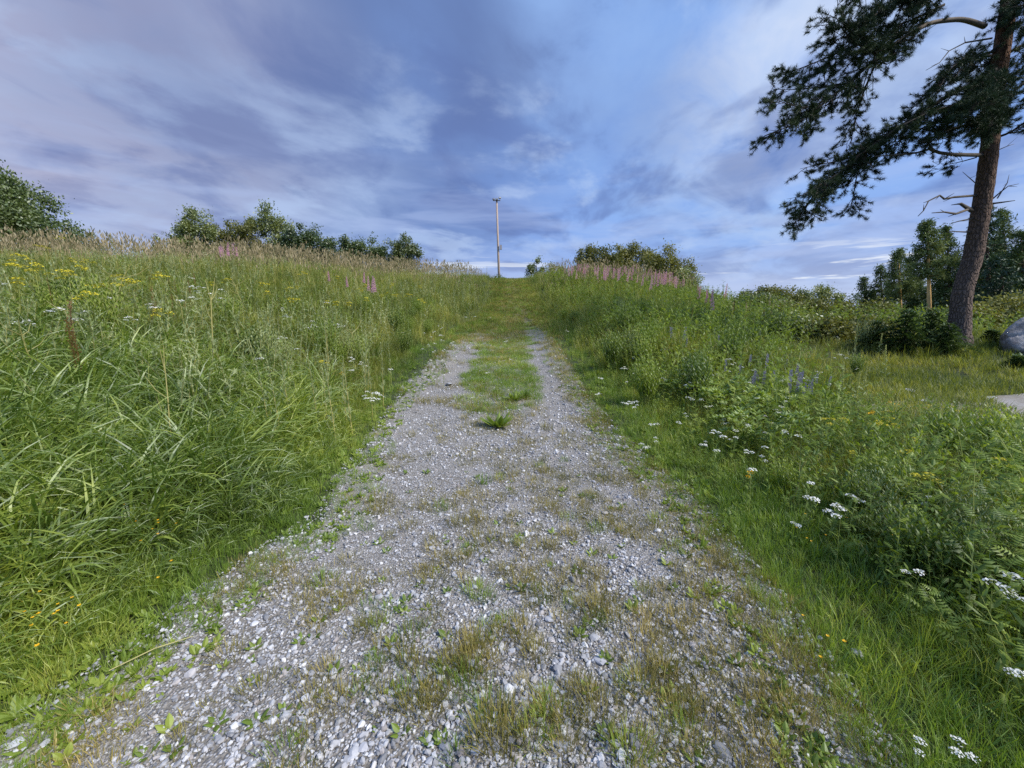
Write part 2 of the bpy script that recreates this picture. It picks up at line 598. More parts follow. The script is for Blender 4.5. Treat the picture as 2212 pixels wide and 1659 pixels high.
def _bark(t):
    p = t.new('ShaderNodeBsdfPrincipled')
    tc = t.new('ShaderNodeTexCoord')
    mp = t.new('ShaderNodeMapping')
    t.link(tc.outputs['Object'], mp.inputs[0])
    mp.inputs['Scale'].default_value = (15, 15, 5.5)
    vo = t.new('ShaderNodeTexVoronoi', feature='DISTANCE_TO_EDGE')
    t.link(mp.outputs[0], vo.inputs['Vector'])
    vo.inputs['Scale'].default_value = 1.3
    n = t.noise(mp.outputs[0], 2.0, 5, 0.65)
    sep = t.new('ShaderNodeSeparateXYZ')
    t.link(tc.outputs['Object'], sep.inputs[0])
    zz = t.math('ADD', sep.outputs[2], t.math('MULTIPLY', n, 2.0))
    plate = t.ramp(t.math('MULTIPLY', zz, 0.1), [(0.1, (0.20, 0.155, 0.135)), (0.5, (0.155, 0.095, 0.065)), (0.9, (0.21, 0.095, 0.045))])
    col = t.mix(t.math('MULTIPLY', t.smooth(t.math('ADD', vo.outputs[0], t.math('MULTIPLY', t.math('SUBTRACT', n, 0.5), 0.7)), 0.14, 0.0), 0.55), plate, (0.05, 0.04, 0.035))
    col = t.mix(t.smooth(n, 0.3, 0.75, 0.0, 0.6), col, t.mix(1.0, col, (0.5, 0.5, 0.52), 'MULTIPLY'))
    t.link(col, p.inputs['Base Color'])
    p.inputs['Roughness'].default_value = 0.95
    b = t.new('ShaderNodeBump')
    b.inputs['Strength'].default_value = 0.9
    b.inputs['Distance'].default_value = 0.04
    t.link(t.math('ADD', t.smooth(vo.outputs[0], 0.0, 0.2), t.math('MULTIPLY', n, 0.5)), b.inputs['Height'])
    t.link(b.outputs[0], p.inputs['Normal'])
    t.link(p.outputs[0], t.out.inputs[0])


BARK = mat('pine_bark', _bark)
YBARK = plain('golden_pine_bark', (0.78, 0.50, 0.20), 0.85, 0.25, scale=3)


def _soil(t):
    p = t.new('ShaderNodeBsdfPrincipled')
    geo = t.new('ShaderNodeNewGeometry')
    n = t.noise(geo.outputs['Position'], 3.0, 8, 0.65)
    n2 = t.noise(geo.outputs['Position'], 0.12, 4, 0.6)
    c = t.ramp(n, [(0.3, (0.018, 0.024, 0.010)), (0.55, (0.040, 0.055, 0.018)), (0.75, (0.075, 0.080, 0.035))])
    c = t.mix(t.smooth(n2, 0.45, 0.6, 0, 0.5), c, (0.07, 0.09, 0.03))
    t.link(c, p.inputs['Base Color'])
    p.inputs['Roughness'].default_value = 1
    b = t.new('ShaderNodeBump')
    b.inputs['Strength'].default_value = 0.8
    b.inputs['Distance'].default_value = 0.05
    t.link(n, b.inputs['Height'])
    t.link(b.outputs[0], p.inputs['Normal'])
    t.link(p.outputs[0], t.out.inputs[0])


SOIL = mat('meadow_soil', _soil)


def _gravel(t):
    p = t.new('ShaderNodeBsdfPrincipled')
    geo = t.new('ShaderNodeNewGeometry')
    pos = geo.outputs['Position']
    vo = t.new('ShaderNodeTexVoronoi', feature='F1')
    t.link(pos, vo.inputs['Vector'])
    vo.inputs['Scale'].default_value = 75
    vo2 = t.new('ShaderNodeTexVoronoi', feature='F1')
    t.link(pos, vo2.inputs['Vector'])
    vo2.inputs['Scale'].default_value = 190
    n = t.noise(pos, 1.3, 6, 0.6)
    n3 = t.noise(pos, 30, 5, 0.7)
    sepc = t.new('ShaderNodeSeparateColor')
    t.link(vo.outputs['Color'], sepc.inputs[0])
    stone = t.ramp(sepc.outputs[0], [(0.0, (0.15, 0.148, 0.15)), (0.4, (0.34, 0.345, 0.36)), (0.8, (0.52, 0.52, 0.54)), (1.0, (0.68, 0.67, 0.67))])
    soil = t.ramp(n3, [(0.3, (0.10, 0.088, 0.070)), (0.7, (0.27, 0.25, 0.225))])
    c = t.mix(t.smooth(vo.outputs['Distance'], 0.25, 0.5), stone, soil)
    fine = t.mix(t.smooth(vo2.outputs['Distance'], 0.2, 0.7), (0.40, 0.39, 0.385), soil)
    c = t.mix(t.smooth(n, 0.42, 0.6, 0.0, 0.6), c, fine)
    n4 = t.noise(pos, 0.8, 5, 0.6)
    c = t.mix(t.smooth(n4, 0.5, 0.68, 0.0, 0.6), c, (0.30, 0.275, 0.235))
    sy = t.new('ShaderNodeSeparateXYZ')
    t.link(pos, sy.inputs[0])
    th = t.math('ADD', t.smooth(sy.outputs[1], 9.0, 17.0, -0.35, 0.6), t.math('MULTIPLY', t.math('SUBTRACT', n, 0.5), 1.6))
    c = t.mix(t.smooth(th, 0.0, 0.3, 0.0, 0.92), c, t.ramp(n3, [(0.3, (0.09, 0.095, 0.04)), (0.7, (0.27, 0.25, 0.16))]))
    t.link(c, p.inputs['Base Color'])
    p.inputs['Roughness'].default_value = 0.95
    b = t.new('ShaderNodeBump')
    b.inputs['Strength'].default_value = 0.8
    b.inputs['Distance'].default_value = 0.012
    hgt = t.math('ADD', t.math('MULTIPLY', vo.outputs['Distance'], -1.0), t.math('MULTIPLY', n3, 0.6))
    t.link(hgt, b.inputs['Height'])
    t.link(b.outputs[0], p.inputs['Normal'])
    t.link(p.outputs[0], t.out.inputs[0])


GRAVEL = mat('track_gravel', _gravel)


def _sand(t):
    p = t.new('ShaderNodeBsdfPrincipled')
    geo = t.new('ShaderNodeNewGeometry')
    n = t.noise(geo.outputs['Position'], 1.6, 7, 0.65)
    n2 = t.noise(geo.outputs['Position'], 25, 5, 0.7)
    c = t.ramp(t.math('ADD', t.math('MULTIPLY', n, 0.7), t.math('MULTIPLY', n2, 0.3)), [(0.35, (0.13, 0.12, 0.085)), (0.5, (0.24, 0.22, 0.19)), (0.65, (0.36, 0.35, 0.35))])
    t.link(c, p.inputs['Base Color'])
    p.inputs['Roughness'].default_value = 1
    b = t.new('ShaderNodeBump')
    b.inputs['Strength'].default_value = 0.6
    b.inputs['Distance'].default_value = 0.02
    t.link(n2, b.inputs['Height'])
    t.link(b.outputs[0], p.inputs['Normal'])
    t.link(p.outputs[0], t.out.inputs[0])


SAND = mat('clearing_sand', _sand)


def stonemat(name, a, b):
    def f(t):
        p = t.new('ShaderNodeBsdfPrincipled')
        info = t.new('ShaderNodeObjectInfo')
        tc = t.new('ShaderNodeTexCoord')
        n = t.noise(tc.outputs['Object'], 2.5, 6, 0.65)
        col = t.ramp(info.outputs['Random'], [(0.0, a), (0.45, tuple((p_ + q_) / 2 for p_, q_ in zip(a, b))), (0.9, b), (1.0, tuple(min(.74, q_ * 1.4) for q_ in b))])
        r2 = t.math('FRACT', t.math('MULTIPLY', info.outputs['Random'], 37.31))
        col = t.mix(t.smooth(r2, 0.75, 1.0, 0.0, 0.5), col, (0.30, 0.235, 0.19))
        col = t.mix(t.smooth(n, 0.35, 0.7, 0.0, 0.45), col, t.mix(1.0, col, (0.55, 0.55, 0.57), 'MULTIPLY'))
        t.link(col, p.inputs['Base Color'])
        p.inputs['Roughness'].default_value = 0.85
        bp = t.new('ShaderNodeBump')
        bp.inputs['Strength'].default_value = 0.4
        t.link(n, bp.inputs['Height'])
        t.link(bp.outputs[0], p.inputs['Normal'])
        t.link(p.outputs[0], t.out.inputs[0])
    return mat(name, f)


STONE = stonemat('grey_stone', (0.17, 0.175, 0.19), (0.55, 0.555, 0.58))
STONE_PALE = stonemat('pale_stone', (0.42, 0.42, 0.45), (0.60, 0.60, 0.62))


# ------------------------------------------------------------------ ground, track, clearing
def grid_axis(lo, hi, fine, grow=1.09, near=(-6, 6)):
    v = list(np.arange(near[0], near[1] + 1e-6, fine))
    s, a = fine, near[1]
    while a < hi:
        s *= grow
        a += s
        v.append(a)
    s, a = fine, near[0]
    while a > lo:
        s *= grow
        a -= s
        v.insert(0, a)
    return np.array(v)


gx = grid_axis(-2500, 2500, 0.25, near=(-12, 14))
gy = grid_axis(-2500, 2500, 0.25, near=(-1, 34))
GX, GY = np.meshgrid(gx, gy)
GZ = H(GX, GY)
on_track = (GX > xl(GY) + 0.3) & (GX < xr(GY) - 0.3) & (GY > -5) & (GY < 40)
on_clear = clr(GX, GY) < 0.85
GZ = GZ - 0.05 * (on_track | on_clear)
nx, ny = len(gx), len(gy)
idx = np.arange(nx * ny).reshape(ny, nx)
faces = np.stack([idx[:-1, :-1], idx[:-1, 1:], idx[1:, 1:], idx[1:, :-1]], -1).reshape(-1, 4)
g = link('ground', mesh_np('ground', np.stack([GX, GY, GZ], -1).reshape(-1, 3), faces, smooth=True), [SOIL])
tag(g, 'dark soil slope under the meadow plants', kind='structure')

ys = np.concatenate([np.arange(-4, 8, 0.08), np.arange(8, 41, 0.25)])
us = np.linspace(0, 1, 64)
YY, UU = np.meshgrid(ys, us, indexing='ij')
wob = 0.05 * np.sin(YY * 5.1) + 0.04 * np.sin(YY * 11.7 + 1)
XX = (xl(YY) - 0.12 + wob) * (1 - UU) + (xr(YY) + 0.12 - wob) * UU
edge = np.minimum(UU, 1 - UU)
rut = -0.03 * (np.exp(-((UU - 0.2) / 0.1) ** 2) + np.exp(-((UU - 0.78) / 0.08) ** 2)) * np.clip((YY - 3) / 4, 0, 1)
bumps = 0.006 * np.sin(XX * 17 + YY * 3) * np.sin(YY * 13 + XX * 5) + 0.004 * np.sin(XX * 41) * np.sin(YY * 37 + 1)
ZZ_off = 0.02 - 0.07 * np.clip(1 - edge / 0.02, 0, 1) + bumps
TZ = H(XX, YY) + ZZ_off + rut


def HT(x, y):
    """height of the track's surface"""
    x, y = np.asarray(x, float), np.asarray(y, float)
    u = (x - xl(y) + 0.12) / (xr(y) - xl(y) + 0.24)
    ru = -0.03 * (np.exp(-((u - 0.2) / 0.1) ** 2) + np.exp(-((u - 0.78) / 0.08) ** 2)) * np.clip((y - 3) / 4, 0, 1)
    return H(x, y) + 0.02 + ru + 0.006 * np.sin(x * 17 + y * 3) * np.sin(y * 13 + x * 5)


ix = np.arange(XX.size).reshape(XX.shape)
faces = np.stack([ix[:-1, :-1], ix[:-1, 1:], ix[1:, 1:], ix[1:, :-1]], -1).reshape(-1, 4)
t_ = link('gravel_track', mesh_np('gravel_track', np.stack([XX, YY, TZ], -1).reshape(-1, 3), faces, smooth=True), [GRAVEL])
tag(t_, 'grey gravel track climbing the grassy hill', kind='structure')

aa, rr = np.meshgrid(np.linspace(0, 2 * math.pi, 97), np.linspace(0, 1, 26), indexing='ij')
ragged = 1 + 0.06 * np.sin(aa * 7) + 0.05 * np.sin(aa * 13 + 1)
CX = CLR[0] + CLR[2] * rr * np.cos(aa) * ragged
CY = CLR[1] + CLR[3] * rr * np.sin(aa) * ragged + 0.03 * (CX - CLR[0])
CZ = H(CX, CY) + 0.02 - 0.06 * np.clip((rr - 0.9) / 0.1, 0, 1)
ix = np.arange(CX.size).reshape(CX.shape)
faces = np.stack([ix[:-1, :-1], ix[:-1, 1:], ix[1:, 1:], ix[1:, :-1]], -1).reshape(-1, 4)[:, ::-1].copy()
c_ = link('sandy_clearing', mesh_np('sandy_clearing', np.stack([CX, CY, CZ], -1).reshape(-1, 3), faces, smooth=True), [SAND])
tag(c_, 'bare sandy ground beyond the right hand meadow', kind='structure')


# ------------------------------------------------------------------ scattering of uncountable growth
def variant_collection(name, meshes):
    col = bpy.data.collections.new(name + '_kinds')
    for i, me in enumerate(meshes):
        o = bpy.data.objects.new('%s_%02d' % (name, i), me)
        col.objects.link(o)
    return col


def scatter_tree(name, col):
    ng = bpy.data.node_groups.new(name + '_scatter', 'GeometryNodeTree')
    ng.interface.new_socket('Geometry', in_out='INPUT', socket_type='NodeSocketGeometry')
    ng.interface.new_socket('Geometry', in_out='OUTPUT', socket_type='NodeSocketGeometry')
    n, l = ng.nodes, ng.links
    gi, go = n.new('NodeGroupInput'), n.new('NodeGroupOutput')
    iop = n.new('GeometryNodeInstanceOnPoints')
    ci = n.new('GeometryNodeCollectionInfo')
    ci.inputs[0].default_value = col
    ci.inputs['Separate Children'].default_value = True
    ci.inputs['Reset Children'].default_value = True

    def attr(nm, typ):
        a = n.new('GeometryNodeInputNamedAttribute')
        a.data_type = typ
        a.inputs[0].default_value = nm
        return a.outputs[0]
    l.new(gi.outputs[0], iop.inputs['Points'])
    l.new(ci.outputs[0], iop.inputs['Instance'])
    iop.inputs['Pick Instance'].default_value = True
    l.new(attr('kind_index', 'INT'), iop.inputs['Instance Index'])
    e2r = n.new('FunctionNodeEulerToRotation')
    l.new(attr('turn', 'FLOAT_VECTOR'), e2r.inputs[0])
    l.new(e2r.outputs[0], iop.inputs['Rotation'])
    l.new(attr('size', 'FLOAT_VECTOR'), iop.inputs['Scale'])
    l.new(iop.outputs[0], go.inputs[0])
    return ng


def scatter(name, label, meshes, x, y, z, size, tilt=0.15, cat=None, mats=(), weights=None, squash=None):
    n = len(x)
    me = bpy.data.meshes.new(name)
    me.vertices.add(n)
    me.vertices.foreach_set('co', np.stack([x, y, z], -1).astype(np.float32).ravel())
    a = me.attributes.new('kind_index', 'INT', 'POINT')
    k = RNG.choice(len(meshes), n, p=weights)
    a.data.foreach_set('value', k.astype(np.int32))
    a = me.attributes.new('turn', 'FLOAT_VECTOR', 'POINT')
    tt = tilt if np.ndim(tilt) else np.full(n, tilt)
    rot = np.stack([RNG.normal(0, 1, n) * tt, RNG.normal(0, 1, n) * tt, RNG.uniform(0, 6.283, n)], -1)
    a.data.foreach_set('vector', rot.astype(np.float32).ravel())
    a = me.attributes.new('size', 'FLOAT_VECTOR', 'POINT')
    s3 = np.stack([size, size, size], -1)
    if squash is not None:
        s3 = s3 * squash
    a.data.foreach_set('vector', s3.astype(np.float32).ravel())
    o = link(name, me, mats)
    tag(o, label, cat, kind='stuff')
    md = o.modifiers.new('scatter', 'NODES')
    md.node_group = scatter_tree(name, variant_collection(name, meshes))
    return o


def sector(n, r0, r1, power=1.0, az=66):
    """points seen from the camera's place, denser near it: density ~ r^-power"""
    u = RNG.uniform(0, 1, n)
    e = 2 - power
    r = np.exp(np.log(r0) + u * np.log(r1 / r0)) if abs(e) < 1e-6 else (r0 ** e + u * (r1 ** e - r0 ** e)) ** (1 / e)
    a = np.radians(RNG.uniform(-az, az, n))
    return r * np.sin(a), r * np.cos(a) - 0.35, r


def fbm(x, y, f, seed):
    rs = np.random.default_rng(seed)
    o = np.zeros(np.shape(x))
    amp = 1.0
    for _ in range(4):
        for _k in range(3):
            a = rs.uniform(0, 6.28)
            p = rs.uniform(0, 6.28)
            o += amp * np.sin((x * math.cos(a) + y * math.sin(a)) * f + p + 1.3 * np.sin((y * math.cos(a) - x * math.sin(a)) * f * 0.7 + p * 2))
        f *= 2.1
        amp *= 0.55
    return o / 4.2


def side_d(x, y):
    """distance outside the track (negative on it) and which side"""
    dl, dr = xl(y) - x, x - xr(y)
    return np.maximum(dl, dr), dl > dr


def U(a, b):
    return random.uniform(a, b)


def tuft(n, L, w, droop, lean=0.25, spread=0.06, seg=4, mats=(0,), twist=0.6):
    a = Acc()
    for _ in range(n):
        q, az = U(0, 6.28), U(0, 6.28)
        rad = spread * math.sqrt(U(0, 1))
        az = q + U(-1, 1)
        a.strip((rad * math.cos(q), rad * math.sin(q), -0.02), az, L * U(0.55, 1.1), w * U(0.7, 1.3), abs(random.gauss(0, lean)), U(*droop), seg, random.choice(mats), twist=U(-twist, twist))
    return a


def feather(a, p0, az, L, w, lean, droop, mat=0, n=7):
    """a divided leaf: midrib with narrow side leaflets"""
    p = np.array(p0, float)
    h = np.array([math.cos(az), math.sin(az), 0.0])
    sd = np.array([-math.sin(az), math.cos(az), 0.0])
    for i in range(n):
        s = i / (n - 1)
        th = lean + droop * s
        t = h * math.sin(th) + np.array([0, 0, math.cos(th)])
        p2 = p + t * L / n
        ww = w * math.sin(math.pi * (0.18 + 0.8 * s)) + 0.004
        up = np.cross(t, sd)
        for sg in (1, -1):
            tip = p + sd * sg * ww + t * ww * 0.5 - up * 0.1 * ww
            b = len(a.v)
            a.v += [p, p + t * L / n * 0.75, tip]
            a.f.append([b, b + 1, b + 2])
            a.m.append(mat)
        p = p2


def herb_feather(hh, m_leaf=0, m_stem=1, n=12, L=0.16, w=0.035, spike=False):
    a = Acc()
    lx, ly = U(-.12, .12) * hh, U(-.12, .12) * hh
    pts = [(lx * s * s, ly * s * s, hh * s - 0.02) for s in (0, .25, .5, .75, 1)]
    a.tube(pts, [0.004, 0.0038, 0.003, 0.002, 0.001], 3, m_stem, cap=False)
    for i in range(n):
        s = (i + 0.5) / n
        p = (lx * s * s, ly * s * s, hh * s)
        k = (1.25 - s * 0.75)
        feather(a, p, i * 2.4 + U(-.4, .4), L * k * U(.8, 1.2), w * k, U(.7, 1.2), U(.2, .9), m_leaf, 6)
    if spike:
        for i in range(16):
            s = 0.6 + 0.4 * i / 16
            p = (lx * s * s, ly * s * s, hh * s)
            a.strip(p, U(0, 6.28), 0.07 * (1.3 - s), 0.012, 0.25, 0.2, 2, m_leaf)
    return a


def herb_leafy(hh, m_leaf=0, m_stem=1, n=12, L=0.09, w=0.03, up=1.0):
    a = Acc()
    lx, ly = U(-.2, .2) * hh, U(-.2, .2) * hh
    a.tube([(lx * s * s, ly * s * s, hh * s - 0.02) for s in (0, .33, .66, 1)], [0.004, 0.0035, 0.0025, 0.001], 3, m_stem, cap=False)
    for i in range(n):
        s = 0.12 + 0.88 * (i + .5) / n
        a.leaf((lx * s * s, ly * s * s, hh * s), i * 2.4 + U(-.4, .4), L * (1.2 - .6 * s) * U(.8, 1.2), w * (1.2 - .5 * s), U(.6, 1.1) * up, U(.2, .8), 3, m_leaf)
    return a


def seed_stalk(hh, n=5, m_plume=0, m_stem=1, plume=0.13, pw=0.022, spread=0.1):
    a = Acc()
    for _ in range(n):
        az = U(0, 6.28)
        L = hh * U(.75, 1.1)
        q = U(0, 6.28)
        e = a.strip((spread * U(0, 1) * math.cos(q), spread * U(0, 1) * math.sin(q), 0), az, L, 0.0045, U(0, .15), U(.1, .4), 4, m_stem, profile=lambda s: 1.0)
        for k in range(2):
            a.strip(e, az + k * 1.57, plume * U(.8, 1.2), pw * U(.7, 1.2), U(.1, .5), .3, 4, m_plume, profile=lambda s: max(.05, math.sin(math.pi * (s * .93 + .05))))
    return a


def named(accs, name, mats):
    out = []
    for i, a in enumerate(accs):
        me = a.mesh(name)
        for m in mats:
            me.materials.append(m)
        out.append(me)
    return out


# --- tall lush grass
lush = named([tuft(15, U(.5, .85), U(.014, .022), (.9, 2.6), .5, .12, 6, twist=1.4) for _ in range(9)], 'lush_tuft', [GR_LUSH])
meadow = named([tuft(20, U(.45, .65), .007, (.4, 1.6), .25, .09, 4) for _ in range(6)] + [tuft(14, .5, .006, (.3, 1.2), .22, .09, 4) for _ in range(2)], 'meadow_tuft', [GR_MID])

x, y, r = sector(24000, 1.0, 9.5, 0.85)
d, left = side_d(x, y)
nz = fbm(x, y, 0.8, 3)
keep = (d > 0.3) & (clr(x, y) > 1.15)
lushp = np.clip(1.2 - np.hypot((d - 2.0) / 4.0, (y - 2.6) / 3.2) ** 3 * .8 + .5 * nz, .06, .97)
lushzone = left & (RNG.uniform(0, 1, len(x)) < lushp)
k1 = keep & lushzone
sc = np.clip(d / 1.0, 0.22, 1.0)
z = H(x, y)
scatter('lush_grass', 'tall lush green grass drooping over the left bank', lush, x[k1], y[k1], z[k1], sc[k1] * RNG.uniform(.65, 1.15, k1.sum()), .16, mats=[GR_LUSH])
k2 = keep & ~lushzone & (~((y > 7.0) & (x > 7) & ~left))
k2 &= RNG.uniform(0, 1, len(x)) < np.where(left, .9, np.where((x > 2.6), .55, .5))
sc2 = np.where(left, np.clip(d / 1.1, .25, .85), np.clip(d / 2.0, .22, .68))
sc2 = np.where(~left & (x > 4.4), sc2 * .7, sc2)
scatter('meadow_grass', 'thin mixed meadow grass on both sides of the track', meadow, x[k2], y[k2], z[k2], sc2[k2] * RNG.uniform(.6, 1.15, k2.sum()), .18, mats=[GR_MID])

# --- farther meadow: broader tufts, fewer
fargrass = named([tuft(20, .75, .016, (.3, 1.3), .28, .22, 3) for _ in range(6)], 'far_tuft', [GR_MID])
x, y, r = sector(30000, 8.5, 47, 1.0)
d, left = side_d(x, y)
y_ok = (d > np.clip(.95 - .04 * y, -.1, 1) + .25 * fbm(x, y, 1.1, 6)) & ~((~left) & (y < 9.8) & (x > 6)) & (clr(x, y) > 1.3)
far_s = np.clip((d + .5) / 2.0, .3, 1) * RNG.uniform(.55, 1.05, len(x))
far_s = np.where(left, far_s * .85, far_s)
far_s = np.where(~left & (x > 7), far_s * .55, far_s)
z = H(x, y)
scatter('distant_meadow_grass', 'meadow grass covering the upper slopes to the ridge', fargrass, x[y_ok], y[y_ok], z[y_ok], far_s[y_ok], .15, mats=[GR_MID])

# --- pale seeding grass on the ridges
seeds = named([seed_stalk(1.0, 7, 0, 1, .17, .035, .25) for _ in range(5)], 'seed_grass', [GR_TAN, STEMB])
x, y, r = sector(26000, 6, 46, 0.7)
d, left = side_d(x, y)
z = H(x, y)
nz = fbm(x, y, .35, 5)
rid = np.where(left, (z > 2.5 + .7 * nz) & (d > 1.3), (z > 2.7) & (d > 1.2) & (y > 19))
rid = rid & (RNG.uniform(0, 1, len(x)) < np.where(left, np.clip(.12 + (z - 2.4) * .16, .05, .7), .3))
scatter('seeding_grass', 'pale tan seeding grass along the top of the bank', seeds, x[rid], y[rid], z[rid], RNG.uniform(.6, 1.05, rid.sum()) * np.clip(d[rid] / 3, .5, 1), .12, mats=[GR_TAN])

# --- short verge grass on the track margins and the clearing's border
verge = named([tuft(26, U(.13, .2), .0045, (.2, 1.4), .4, .08, 3) for _ in range(6)], 'verge_tuft', [GR_VERGE])
x, y, r = sector(42000, 1.0, 17, 1.25)
d, left = side_d(x, y)
nz = fbm(x, y, 1.6, 8)
wv = np.where(left, .75, 1.15 + .05 * y)
k = (d > -.16 + .24 * nz - .02 * y) & (d < wv + .2 * nz)
z = H(x, y) + .01
scatter('verge_grass', 'short green grass along both edges of the gravel', verge, x[k], y[k], z[k], RNG.uniform(.5, 1.1, k.sum()) * np.clip(.55 + d[k] * .8, .4, 1.5), .2, mats=[GR_VERGE])

lawn = named([tuft(26, .24, .009, (.2, 1.2), .35, .16, 3) for _ in range(4)], 'lawn_tuft', [GR_MID])
n = 4200
x, y = RNG.uniform(5.2, 17, n), RNG.uniform(4.4, 10.2, n)
k = (clr(x, y) > .5 + .75 * fbm(x, y, 1.6, 4))
scatter('clearing_grass', 'low grey-green grass round the sandy clearing', lawn, x[k], y[k], H(x[k], y[k]), RNG.uniform(.6, 1.1, k.sum()), .15, mats=[GR_MID])

# --- dry, thin growth on the track itself
dry = named([tuft(22, U(.06, .1), .0032, (.1, 1.1), .45, .06, 2) for _ in range(7)] + [tuft(14, .05, .004, (.1, 1.1), .5, .07, 2) for _ in range(2)], 'dry_tuft', [GR_DRY])
greendry = named([tuft(24, .11, .004, (.2, 1.2), .45, .08, 3) for _ in range(5)], 'strip_tuft', [GR_VERGE])
x, y, r = sector(230000, 1.0, 40, 1.3, 62)
d, left = side_d(x, y)
u = (x - xl(y)) / np.maximum(.5, xr(y) - xl(y))
n1 = fbm(x, y, 6.5, 21)
n2 = fbm(x, y, 1.7, 22)
near = y < 5.5
cover = np.where(near, .18 + .30 * np.exp(-((u - .55) / .3) ** 2) + .75 * np.clip((u - .78) / .14, 0, 1), .35 + .2 * np.exp(-((u - .5) / .25) ** 2) + .5 * np.clip((u - .86) / .1, 0, 1))
cover = np.where(y > 12, 1.3, cover)
cover = np.where((np.abs(u - .86) < .13) & (y > 12) & (y < 17), .2, cover)
cover = np.where((y > 5.2) & (y < 15), cover - .35 * np.exp(-((u - .82) / .07) ** 2) - .2 * np.exp(-((u - .2) / .12) ** 2), cover)
k = (d < .12) & (n1 * .95 + n2 * .4 + (cover - .5) * 1.5 > -.06)
k &= RNG.uniform(0, 1, len(x)) < .55
scatter('dry_grass', 'thin dry olive grass growing through the gravel', dry, x[k], y[k], HT(x[k], y[k]) - .005, RNG.uniform(.5, 1.15, k.sum()) * np.where(y[k] > 9, 1.9, np.where(y[k] > 5, 1.4, 1)), .25, mats=[GR_DRY])
nb = fbm(x, y, 2.6, 23)
isl = (d < 0) & (np.abs(u - .52) < .22 + .14 * nb + .05 * np.clip((y - 7) / 4, 0, 1)) & (y > 5.8 + 1.3 * nb) & (y < 13.5 + n2)
isl &= RNG.uniform(0, 1, len(x)) < np.clip((y - 4.8) / 2.5, .15, 1)
isl |= (d < 0) & (y > 14) & (n2 + n1 * .4 > .15)
isl &= RNG.uniform(0, 1, len(x)) < .8
scatter('track_strip_grass', 'green hump of grass between the two ruts', greendry, x[isl], y[isl], HT(x[isl], y[isl]) - .005, RNG.uniform(.6, 1.25, isl.sum()), .22, mats=[GR_VERGE])

turf = named([tuft(34, .16, .010, (.2, 1.4), .5, .2, 3) for _ in range(4)], 'turf_tuft', [GR_DRY]) + named([tuft(34, .17, .010, (.2, 1.3), .45, .2, 3) for _ in range(3)], 'turf_tuft_green', [GR_VERGE])
n = 13000
y = RNG.uniform(10.5, 40, n)
x = xl(y) - .8 + RNG.uniform(0, 1, n) * (xr(y) - xl(y) + 1.6)
uu = (x - xl(y)) / (xr(y) - xl(y))
k = RNG.uniform(0, 1, n) < np.clip((y - 10.5) / 5, .1, .95) * np.where((uu > .1) & (uu < .9), .55, 1)
k &= ~((np.abs(uu - .22) < .12) & (y < 16) & (fbm(x, y, 1.5, 91) > -.3)) & ~((np.abs(uu - .86) < .14) & (y < 16.5 + 2 * fbm(x, y, 2.2, 92)))
k &= ~((fbm(x, y, .9, 90) > .75) & (y < 24))
scatter('path_turf', 'short olive turf covering the upper end of the track', turf, x[k], y[k], HT(x[k], y[k]) - .01, RNG.uniform(.35, 1.1, k.sum()), .2, mats=[GR_DRY])

# --- herbs
hf = named([herb_feather(U(.4, .65), 0, 1, 12, .15, .035) for _ in range(5)], 'feathery_herb', [HERB, STEMG])
hl = named([herb_leafy(U(.4, .6), 0, 1, 14, .09, .026) for _ in range(5)], 'leafy_herb', [HERB, STEMG])
hg = named([herb_feather(U(.6, .8), 0, 1, 14, .13, .03, True) for _ in range(4)], 'grey_herb', [GREY_GREEN, STEMB])
hb = named([herb_leafy(U(.45, .6), 0, 1, 22, .11, .016, .7) for _ in range(4)], 'bright_herb', [HERB_BRIGHT, STEMG])

x, y, r = sector(24000, 1.6, 30, 1.1)
d, left = side_d(x, y)
nz = fbm(x, y, .55, 31)
rnd = RNG.uniform(0, 1, len(x))
z = H(x, y)
k = (~left) & (d > np.where(y > 3.2, .32, .6) + .28 * nz - .02 * y) & (clr(x, y) > 1.3) & ~((y > 6.3) & (x > 6.2) & (y < 10.1)) & (rnd < .75) & ~((x > 7.8) & (y < 12.6))
sz = np.clip(d / 1.15, .38, np.where(y > 4.5, 1.65, 1.05)) * (1 + .38 * nz)
mix_r = hf + hl
low = (x > 4.2) & (y < 7.2) & ~left
sz = np.where(low, np.minimum(sz, .95) * np.clip(1.0 - .17 * (x - 4.2), .5, 1), sz)
scatter('meadow_herbs', 'dense leafy wild herbs on the right bank', mix_r, x[k], y[k], z[k], sz[k] * RNG.uniform(.7, 1.25, k.sum()), .18, mats=[HERB])
k = left & (d > .7) & (((y > 3.8) | (d > 4)) & (rnd < .55) | (rnd < .12))
scatter('bank_herbs', 'wild herbs mixed into the grass of the left bank', mix_r + hg, x[k], y[k], z[k], RNG.uniform(.7, 1.35, k.sum()) * np.clip(d[k] / 1.6, .4, 1), .18, mats=[HERB])

# grey-green mugwort-like drifts
x, y, r = sector(9000, 3, 30, 1.0)
d, left = side_d(x, y)
nz = fbm(x, y, .45, 44)
k = left & (d > .7) & (nz > .12) & (y > 3.6) & (RNG.uniform(0, 1, len(x)) < .7)
k |= (~left) & (d > 2) & (nz > .75) & (clr(x, y) > 1.5) & (y < 22)
scatter('grey_green_herbs', 'grey-green feathery weeds drifting through the meadow', hg, x[k], y[k], H(x[k], y[k]), RNG.uniform(.7, 1.25, k.sum()) * np.clip(d[k] / 1.6, .45, 1), .12, mats=[GREY_GREEN])

